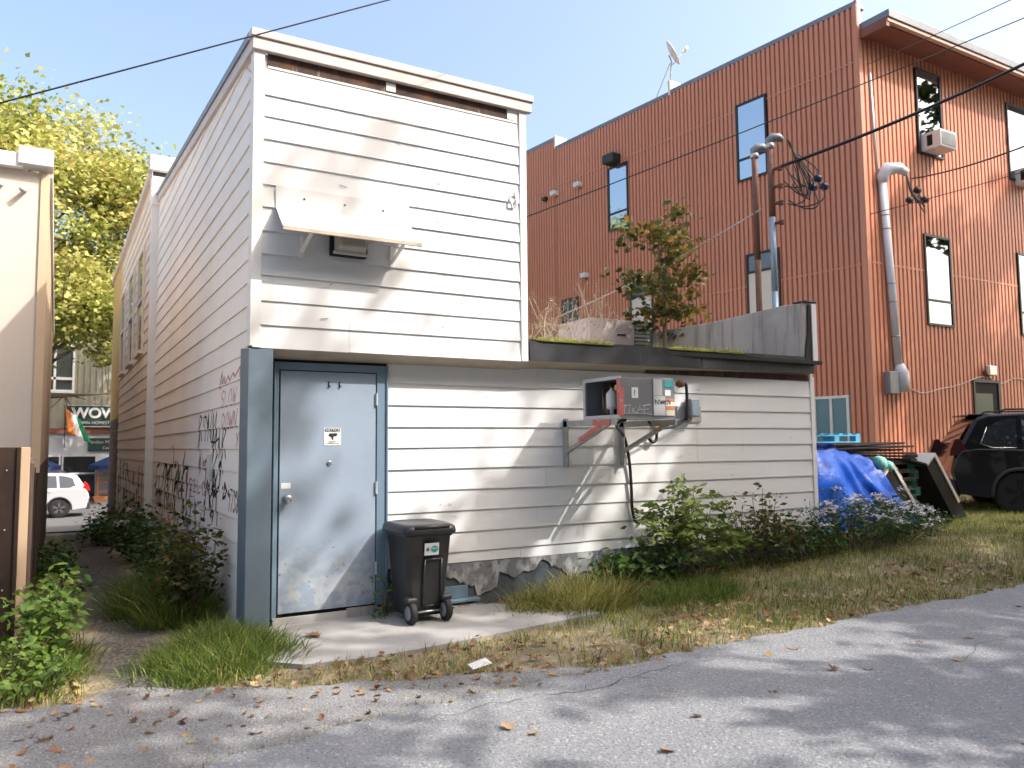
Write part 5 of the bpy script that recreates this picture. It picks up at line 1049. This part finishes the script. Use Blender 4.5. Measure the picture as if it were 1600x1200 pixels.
# ------------------------------------------------------------------ trees
make_tree('street_maple', 'large yellow-green maple on the street behind the alley', 'tree', (-2.5, 26.5, -1.0), 13.8, (5.0, 4.6), m_tree, 60000, .165, 31, limbs=26, base=.33, clump=.52, gap=(-5, 4.6, 0), trunk_r=.26, shape='tri', kids=8)
make_tree('distant_street_tree', 'smaller green tree peeking up beside the roof edge', 'tree', (4.4, 31, -1.0), 14.6, (2.6, 2.6), m_tree, 6000, .2, 32, limbs=12, clump=.4)
SH_LAB = 'autumn tree behind the viewer shading the wall, %s'
def shade(name_pos, loc, h, cr, seed, n=9000, clump=.5, base=.3, limbs=13, ls=.22, gap=(8.4, 10.2, .25), kids=6):
    make_tree('shade_tree', SH_LAB % name_pos, 'tree', loc, h, cr, m_treed, n, ls, seed, 'shade trees along the far side of the alley', base=base, clump=clump, limbs=limbs, trunk_r=.2, gap=gap, kids=kids)
shade('nearest the left', (6.3, -10.2, 0), 10.8, (3.2, 3.2), 41, n=2700, clump=.33, limbs=10, kids=3, gap=None)
shade('second along the road', (11.0, -8.6, 0), 10.5, (3.6, 3.4), 42, n=3600, clump=.34, limbs=10, kids=3, gap=(7.6, 9.9, .2))
shade('slim and bare topped', (10.25, -9.7, 0), 15.7, (1.15, 1.0), 47, n=680, clump=.24, base=.55, limbs=9, ls=.2, kids=3, gap=None)
shade('dense one facing the condenser', (14.7, -8.9, 0), 13.7, (2.8, 2.5), 48, n=8500, clump=.42, base=.52, limbs=14, gap=None)
shade('third along the road', (16.0, -9.0, 0), 15.5, (3.8, 3.6), 43, n=4600, clump=.30, kids=3, gap=None)
shade('fourth, opposite the parked SUV', (22.5, -5.5, 0), 17.0, (4.0, 4.0), 44, n=9000, gap=None, clump=.30, kids=3, limbs=13, ls=.28)
shade('fifth, opposite the red building', (28.0, -6.5, 0), 21.0, (4.6, 4.4), 45, n=10500, gap=None, clump=.33, kids=3, limbs=14, ls=.30)
shade('closest behind the camera', (3.2, -13.5, 0), 12.5, (3.6, 3.2), 46)

BACK = ['far left', 'left', 'left of centre', 'centre left', 'centre', 'centre right', 'right of centre', 'right', 'far right', 'rightmost']
_b = None
for k in range(10):  # added unseen trees that cut the sky fill on rear wall and road
    x = -11 + k * 5.4; y = -19.5 - 1.5 * math.sin(k * 2.3)
    if k < 2: bt = make_tree('sky_block_tree', 'tree of the added sky-blocking row behind the viewer, %s' % BACK[k], 'tree', (x, y, 0), 17.0, (4.2, 3.8), m_treed, 9000, .42, 60 + k, 'added sky-blocking row behind the viewer', base=.06, limbs=18, clump=.8, trunk_r=.25)
    else:
        bt = copy_tree(_b[k % 2]); bt.location = (x, y, 0); bt.rotation_euler = (0, 0, k * 1.3); bt.scale = (1, 1, .9 + .05 * (k % 5)); bt['label'] = 'tree of the added sky-blocking row behind the viewer, %s' % BACK[k]
    _b = (_b or []) + [bt]

# ------------------------------------------------------------------ shrubs, weeds, grass, litter
def shrub(name, label, c, rx, ry, h, nst, nlv, ls, mat, seed, cat='shrub', shape='leaf', group=None, lean=.5, flowers=0, pinn=False, r0=.006):
    rng = np.random.default_rng(seed); z0 = gzf(c[0], c[1]) if len(c) < 3 else c[2]
    t = thing(name, label, cat, (c[0], c[1], z0), group); g = G(); P = []; tips = []; T = []
    for k in range(nst):
        a = rng.uniform(0, 2 * math.pi); r = math.sqrt(rng.uniform(0, 1)); bx_, by_ = c[0] + rx * .45 * r * math.cos(a), c[1] + ry * .45 * r * math.sin(a)
        ex, ey = c[0] + rx * r * math.cos(a) + rng.normal(0, .05), c[1] + ry * r * math.sin(a) + rng.normal(0, .05)
        hh = h * (1 - .45 * r * r) * rng.uniform(.55, 1.05)
        b = Vector((bx_, by_, z0 - .02)); e = Vector((ex, ey, z0 + hh)); m = b.lerp(e, .5) + Vector((0, 0, .1 * hh)) + Vector(rng.normal(0, .03, 3))
        pth = spline([b, m, e], 4); g.tube(pth, [r0 * (1 - .7 * i / len(pth)) for i in range(len(pth))], 4, False); tips.append(e)
        for j in range(nlv):
            s = rng.uniform(.18, 1.0) ** .8; i = s * (len(pth) - 1); p = pth[int(i)].lerp(pth[min(int(i) + 1, len(pth) - 1)], i - int(i))
            o = rng.normal(0, 1, 3) * np.array([1, 1, .6]) * (ls * .9)
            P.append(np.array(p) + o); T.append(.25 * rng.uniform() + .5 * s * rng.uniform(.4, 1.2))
        if pinn:
            for q in range(5):
                a2 = rng.uniform(0, 2 * math.pi); dv = Vector((math.cos(a2), math.sin(a2), rng.uniform(-.1, .4))).normalized(); L = rng.uniform(.16, .3)
                st_ = pth[-1 - q if q < len(pth) - 1 else -2]; g.tube([st_, st_ + dv * L], .002, 3, False)
                for w_ in np.linspace(.25, 1, 6):
                    for sd in (-1, 1): P.append(np.array(st_ + dv * (L * w_)) + np.array([-dv.y, dv.x, 0]) * sd * .012); T.append(rng.uniform(.5, 1))
    obj('stems', g, m_twig, t)
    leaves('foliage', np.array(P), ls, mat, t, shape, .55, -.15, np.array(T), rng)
    if flowers:
        F = []
        for e in rng.choice(len(tips), min(flowers, len(tips)), replace=False): F += [np.array(tips[e]) + rng.normal(0, 1, 3) * np.array([.035, .035, .012]) + np.array([0, 0, .03]) for _ in range(26)]
        tag(leaves('flower_heads', np.array(F), .045, m_petal, t, 'leaf', .8, .1, None, rng), kind='stuff')
    return t
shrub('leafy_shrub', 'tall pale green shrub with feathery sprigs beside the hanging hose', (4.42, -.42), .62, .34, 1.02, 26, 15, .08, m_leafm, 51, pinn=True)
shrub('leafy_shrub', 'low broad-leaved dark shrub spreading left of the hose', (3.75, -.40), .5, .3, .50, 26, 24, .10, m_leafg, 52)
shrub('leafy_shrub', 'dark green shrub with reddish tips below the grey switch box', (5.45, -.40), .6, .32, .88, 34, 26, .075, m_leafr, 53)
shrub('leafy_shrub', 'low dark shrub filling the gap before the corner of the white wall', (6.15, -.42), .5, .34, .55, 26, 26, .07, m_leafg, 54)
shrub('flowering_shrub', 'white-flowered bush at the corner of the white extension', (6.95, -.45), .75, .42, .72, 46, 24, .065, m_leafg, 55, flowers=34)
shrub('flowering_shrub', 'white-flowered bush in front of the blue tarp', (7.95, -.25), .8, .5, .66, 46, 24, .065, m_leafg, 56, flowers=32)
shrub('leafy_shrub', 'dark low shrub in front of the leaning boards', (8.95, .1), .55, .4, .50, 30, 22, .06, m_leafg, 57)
shrub('tall_weed', 'spindly weed standing at the corner trim of the white extension', (6.75, -.20), .25, .12, 1.0, 8, 10, .045, m_leafg, 58, cat='weed')
shrub('tall_weed', 'thin pale weed growing between the door frame and the bin', (1.14, -.14, .02), .12, .08, .42, 7, 8, .06, m_leafl, 59, cat='weed')
shrub('leafy_shrub', 'dark red-tinged shrub against the side wall by the blue corner post', (-.30, .70), .28, .55, 1.08, 36, 24, .075, m_leafr, 60)
shrub('leafy_shrub', 'shadowed shrub halfway along the side wall of the alley', (-.32, 2.6), .32, .8, .80, 34, 26, .075, m_leafg, 61)
shrub('flowering_shrub', 'shrub with a few white blooms near the downpipe in the alley', (-.34, 5.4), .34, 1.1, .80, 40, 24, .08, m_leafg, 62, flowers=7)
shrub('leafy_shrub', 'shadowed shrub deep in the alley by the brick end', (-.45, 9.5), .4, 1.4, .7, 40, 24, .09, m_leafg, 63)
shrub('leafy_weed', 'sunlit broad-leaved weed clump along the brown fence', (-1.36, .05), .17, .50, .72, 30, 20, .085, m_leafl, 64, cat='weed')
shrub('leafy_weed', 'shadowed weeds at the picket fence in the alley mouth', (-1.33, 1.5), .16, .7, .55, 26, 20, .075, m_leafg, 65, cat='weed')
shrub('leafy_weed', 'low weeds with yellowing leaves at the bottom left verge', (-1.45, -.75), .28, .45, .28, 26, 16, .07, m_leafl, 66, cat='weed')
shrub('leafy_weed', 'low dark weeds along the beige building base', (-1.32, 4.2), .16, 1.6, .4, 34, 20, .08, m_leafg, 67, cat='weed')
def scatter(n, x0, x1, y0, y1, rng, f=None):
    x = rng.uniform(x0, x1, n); y = rng.uniform(y0, y1, n)
    if f is not None: k = f(x, y); x, y = x[k], y[k]
    return np.stack([x, y, gz(x, y) - .012], 1)
def ell(n, cx, cy, rx, ry, rng):
    a = rng.uniform(0, 2 * np.pi, n); r = np.sqrt(rng.uniform(0, 1, n)); x = cx + rx * r * np.cos(a); y = cy + ry * r * np.sin(a)
    return np.stack([x, y, gz(x, y) - .01], 1), 1 - r
def tuft(label, cx, cy, rx, ry, h, n, mat, seed, wd=.006, lean=.5, nc=26):
    rng = np.random.default_rng(seed); Cc, q = ell(nc, cx, cy, rx, ry, rng); hs = rng.uniform(.55, 1.2, nc) * (.5 + .6 * np.sqrt(q)); tn = rng.uniform(-.25, .25, nc); w_ = hs * rng.uniform(.4, 1.4, nc)
    i = rng.choice(nc, n, p=w_ / w_.sum()); o = rng.normal(0, 1, (n, 2)) * .055 * (1 + hs[i][:, None]); P = Cc[i].copy(); P[:, :2] += o; P[:, 2] = gz(P[:, 0], P[:, 1]) - .01
    bias = np.concatenate([o * 3.2, np.zeros((n, 1))], 1) + np.repeat(rng.normal(0, .22, (nc, 3))[i] * np.array([[1, 1, 0]]), 1, 0)
    return tag(blades('grass_tuft', P, h * hs[i], wd, mat, None, lean, np.where(rng.uniform(0, 1, n) < .12, 1.0, rng.uniform(0, .75, n) + tn[i]), rng, bias), label, 'grass', kind='stuff')
tuft('long soft grass mound drooping over the alley path by the side wall', -.42, 1.35, .36, 1.0, .46, 6500, m_grass, 71, .006, .75, 34)
tuft('bright green grass clump at the foot of the blue corner post', -.24, -.66, .40, .60, .24, 6000, m_grass, 72, .006, .6, 40)
tuft('grass and plantain clump in front of the alley mouth', -.52, -1.02, .34, .34, .14, 2600, m_grass, 73, .007, .6)
tuft('long yellow-green grass drooping over the end of the concrete pad', 2.95, -.52, .70, .36, .34, 5200, m_dryg, 74, .006, .8)
tuft('green grass below the low shrub', 3.75, -.85, .7, .42, .22, 4200, m_grass, 75, .006, .7)
tuft('weedy grass along the brown fence at the left', -1.42, -.2, .26, 1.0, .2, 3200, m_grass, 76, .006, .6)
rng = np.random.default_rng(80)
padp = np.array(pad)
def inpad(x, y):
    c = np.zeros(len(x), bool); j = len(padp) - 1
    for i in range(len(padp)):
        xi, yi = padp[i]; xj, yj = padp[j]; c ^= ((yi > y) != (yj > y)) & (x < (xj - xi) * (y - yi) / (yj - yi + 1e-12) + xi); j = i
    return c
def noise2(x, y, s=1.0): return np.sin(x * 2.3 * s + 1.7 * np.sin(y * 1.9 * s)) * np.sin(y * 3.1 * s + 1.3 * np.sin(x * 1.1 * s)) * .5 + .5 * np.sin(x * 5.3 * s + y * 4.1 * s) * np.sin(y * 6.1 * s - x * 2.2 * s)
def verge(x, y):
    e = np.where(x < 2.3, np.interp(x, xa, ea), road_edge(x)); wall = np.where((x > 0) & (x < 6.9), -.03, 3.4)
    alley = (x > -1.15) & (x < -.4) & (y > -1.5)
    return (y > e - .02) & (y < wall) & ~inpad(x, y) & ~alley & (x > -3.2)
def keep(thr, s=1.0, edge=None): return lambda x, y: verge(x, y) & (noise2(x, y, s) > rng.uniform(-1, 1, len(x)) * .5 + thr)
P = scatter(110000, -3, 15, -2.6, 2.6, rng, keep(-.25)); tag(blades('verge_grass', P, .085, .006, m_dryg, None, .7, None, rng), 'short patchy green and straw grass along the road verge', 'grass', kind='stuff')
P = scatter(46000, 2.4, 15, -2.2, 3.0, rng, keep(-.05, .8)); tag(blades('verge_grass', P, .12, .006, m_grass, None, .6, None, rng), 'taller green grass between the verge and the white wall', 'grass', kind='stuff')
def edge_band(x, y): 
    e = np.where(x < 2.3, np.interp(x, xa, ea), road_edge(x)); return verge(x, y) & (y < e + .9 + .3 * np.sin(x * 2)) 
P = scatter(8200, -2.5, 14, -2.6, .3, rng, lambda x, y: edge_band(x, y) & (noise2(x, y, 1.3) > rng.uniform(-1.2, .9, len(x)))); P[:, 2] += rng.uniform(.015, .05, len(P))
tag(leaves('leaf_litter', P, .055, m_litter, None, 'maple', .75, .0, None, rng, .5), 'scattered dead brown leaves in the verge', 'leaves', kind='stuff')
P = scatter(230, -1.6, 2.3, -2.5, -1.2, rng, lambda x, y: y < np.interp(x, xa, ea) + .05); P[:, 2] += .022
tag(leaves('leaf_litter', P, .045, m_litter, None, 'maple', .75, .0, None, rng, .5), 'sparse dead leaves on the gravel apron and pad edge', 'leaves', kind='stuff')
P = scatter(900, -1.2, 2.3, -2.7, -1.2, rng, lambda x, y: (y < np.interp(x, xa, ea) + .05) & (noise2(x, y, 2) > .45)); tag(blades('apron_weeds', P + np.array([0, 0, .012]), .04, .005, m_dryg, None, .8, None, rng), 'tiny weeds in the cracks of the gravel apron', 'weeds', kind='stuff')
crk = np.linspace(-1.0, 2.4, 300); P = np.stack([crk, road_edge(crk) + rng.normal(0, .012, 300), np.full(300, .01)], 1); tag(blades('crack_weeds', P, .03, .005, m_dryg, None, .8, None, rng), 'line of tiny weeds along the asphalt edge crack', 'weeds', kind='stuff')
P = scatter(2600, -2.8, 12, -2.4, 1.5, rng, lambda x, y: verge(x, y) & (noise2(x, y, 1.7) > .25)); P[:, 2] += rng.uniform(.01, .05, len(P))
tag(leaves('low_weeds', P, .06, m_leafl, None, 'leaf', .7, .15, None, rng), 'low broad-leaved weeds in patches of the verge', 'weeds', kind='stuff')
# single leaves on the road
spots = [(.74, -3.07), (.8, -3.15), (.86, -3.06), (1.92, -2.72), (1.9, -3.01), (3.25, -2.73), (2.96, -2.77), (3.07, -3.22), (3.24, -3.34), (3.16, -3.7), (3.96, -3.47), (4.22, -3.07), (4.6, -3.13), (5.87, -2.67), (6.13, -2.77), (1.27, -3.7), (2.77, -4.51), (1.71, -3.41), (2.4, -3.35), (1.42, -2.62), (-1.47, -1.89), (-1.17, -2.36)]
LEAFL = ['left leaf of the three-leaf cluster at the bottom centre of the road', 'front leaf of the three-leaf cluster at the bottom centre of the road', 'right leaf of the three-leaf cluster at the bottom centre of the road',
         'dry leaf on the road just below the verge, left of centre', 'dry leaf on the road right of the bottom cluster, below another leaf', 'dry leaf on the asphalt close to the verge, right of centre', 'dry leaf near the verge, left neighbour of a similar leaf', 'dark leaf in the middle of the road, left of a curled one', 'curled brown leaf in the middle of the road', 'pale folded leaf lower right of the curled brown leaf',
         'tattered leaf with a stalk on the right half of the road', 'greenish leaf right of centre on the road', 'small brown leaf above the tattered leaf with a stalk', 'far brown leaf near the right photo edge', 'farthest brown leaf touching the right photo edge', 'brown leaf near the bottom of the road, centre', 'pale leaf in the bottom right corner of the road', 'small yellow leaf left of the curled brown leaf', 'tiny leaf on the shaded asphalt in the middle distance', 'leaf on the asphalt beside the edge crack', 'curled leaf on the asphalt near the bottom left corner', 'leaf at the bottom left, right of the curled corner leaf']
for k, (x, y) in enumerate(spots):
    r2 = np.random.default_rng(100 + k)
    o = leaves('fallen_leaf', np.array([[0, 0, 0]]), .085, m_litter, None, 'maple', .985, .0, np.array([r2.uniform(.15, .85)]), r2, .35)
    o.location = (x, y, gzf(x, y) + .010); tag(o, LEAFL[k], 'leaf', 'single leaves on the asphalt')
o = leaves('fallen_leaf', np.array([[0, 0, .015]]), .13, m_litter, None, 'maple', .9, .05, np.array([.3]), np.random.default_rng(5), 1.1); o.location = (.40, -.5, .024); tag(o, 'curled dry leaf on the concrete pad in front of the door', 'leaf')
# litter scraps and slab
g = G(); g.prism([(5.75, -.42), (6.35, -.36), (6.42, -.18), (5.8, -.2)], 2, .1, .34); tag(obj('concrete_slab', g, m_conc, None, bevel=.02), 'pale broken concrete slab half hidden among the shrubs', 'slab')
g = G(); g.add([(1.05, -2.03, .03), (1.22, -1.98, .035), (1.2, -1.92, .06), (1.04, -1.97, .05), (1.12, -1.98, .07)], [(0, 1, 4), (1, 2, 4), (2, 3, 4), (3, 0, 4)]); tag(obj('paper_scrap', g, m_paper, None), 'crumpled white paper scrap on the gravel at the verge edge', 'litter')
g = G(); rr_ = random.Random(3)
for k in range(60):
    x = rr_.uniform(1.3, 2.9); y = rr_.uniform(-.22, -.08); a = rr_.uniform(0, 3.1); L = rr_.uniform(.05, .16)
    g.tube([(x, y, .03), (x + L * math.cos(a), y + .3 * L * math.sin(a), .035)], .003, 4)
tag(obj('twig_litter', g, m_twig, None), 'dark twigs and debris along the foundation', 'twigs', kind='stuff')
# ------------------------------------------------------------------ on the low roof: sapling, weeds, moss
make_tree('roof_sapling', 'young maple sapling with green and russet leaves growing behind the concrete wall', 'tree', (6.55, 2.35, 2.49), 2.42, (.68, .6), m_sap, 1150, .105, 91, base=.22, limbs=12, shape='maple', trunk_r=.022, clump=.12, kids=5)
DW = thing('dry_roof_weeds', 'straw-coloured dry weeds growing on the low roof beside the white block', 'weeds', (3.2, .1, 2.49))
rg = np.random.default_rng(92); g = G(); T = []; P = []
for k in range(46):
    x = 2.72 + 1.1 * rg.uniform() ** 1.1; y = rg.uniform(-.08, .55); b = Vector((x, y, 2.49)); hh = rg.uniform(.2, .6) * (1.25 if x > 3.2 else .8)
    e = b + Vector((rg.normal(.05, .12), rg.normal(0, .1), hh)); m = b.lerp(e, .5) + Vector(rg.normal(0, .025, 3)); pth = spline([b, m, e], 4); g.tube(pth, [.0035 - .002 * i / 8 for i in range(len(pth))], 4, False)
    for j in range(3):
        s = pth[rg.integers(3, 8)]; q = s + Vector((rg.normal(0, .08), rg.normal(0, .05), rg.uniform(.04, .16))); g.tube([s, q], .0014, 3, False); P += [np.array(q) + rg.normal(0, .015, 3) for _ in range(6)]
    P += [np.array(e) + rg.normal(0, .02, 3) for _ in range(8)]
obj('stalks', g, m_rope, DW); leaves('seed_heads', np.array(P), .03, m_straw, DW, 'narrow', .3, .2, None, rg)
P = np.stack([rg.uniform(2.62, 3.65, 1500), rg.uniform(-.14, .3, 1500), np.full(1500, 2.49)], 1); tag(blades('roof_grass', P, .10, .005, m_dryg, None, .7, None, rg), 'yellow-green grass on the roof edge beside the white block', 'grass', kind='stuff')
P = np.stack([rg.uniform(4.3, 5.7, 260), rg.uniform(-.1, .2, 260), np.full(260, 2.5)], 1); tag(blades('roof_grass', P, .14, .004, m_dryg, None, .5, None, rg), 'sparse grass stalks on the roof in front of the concrete wall', 'grass', kind='stuff')
def moss(x0, x1, label):
    U, V_ = np.meshgrid(np.linspace(x0, x1, 80), np.linspace(0, 1, 7)); f = -.235 + .16 * (U - 2.6) / 4.2 + .02
    lump = .3 + .9 * noise2(U * 2.3, V_ * 3 + U * 2) + .5 * np.sin(U * 47 + 3 * np.sin(U * 9)); env = smooth01(x0, x0 + .15, U) * smooth01(x1, x1 - .2, U)
    yy = np.interp(V_, [0, .17, .34, .5, 1], [-.036, -.040, -.015, .03, .30]); zz_ = np.interp(V_, [0, .17, .34, .5, 1], [-.018, .0, .010, .014, .006])
    g = G(); g.grid(np.stack([U, f + yy * (.6 + .4 * env) + .01, 2.510 + .008 * (U - 2.6) + (zz_ + .018 * lump * (V_ > .1)) * env - .012 * (1 - env)], 2)); tag(obj('roof_moss', g, m_moss, None, True), label, 'moss', kind='stuff')
moss(2.62, 3.75, 'yellow-green moss on the roof edge under the dry weeds'); moss(4.35, 5.75, 'yellow-green moss on the roof edge in front of the concrete wall')
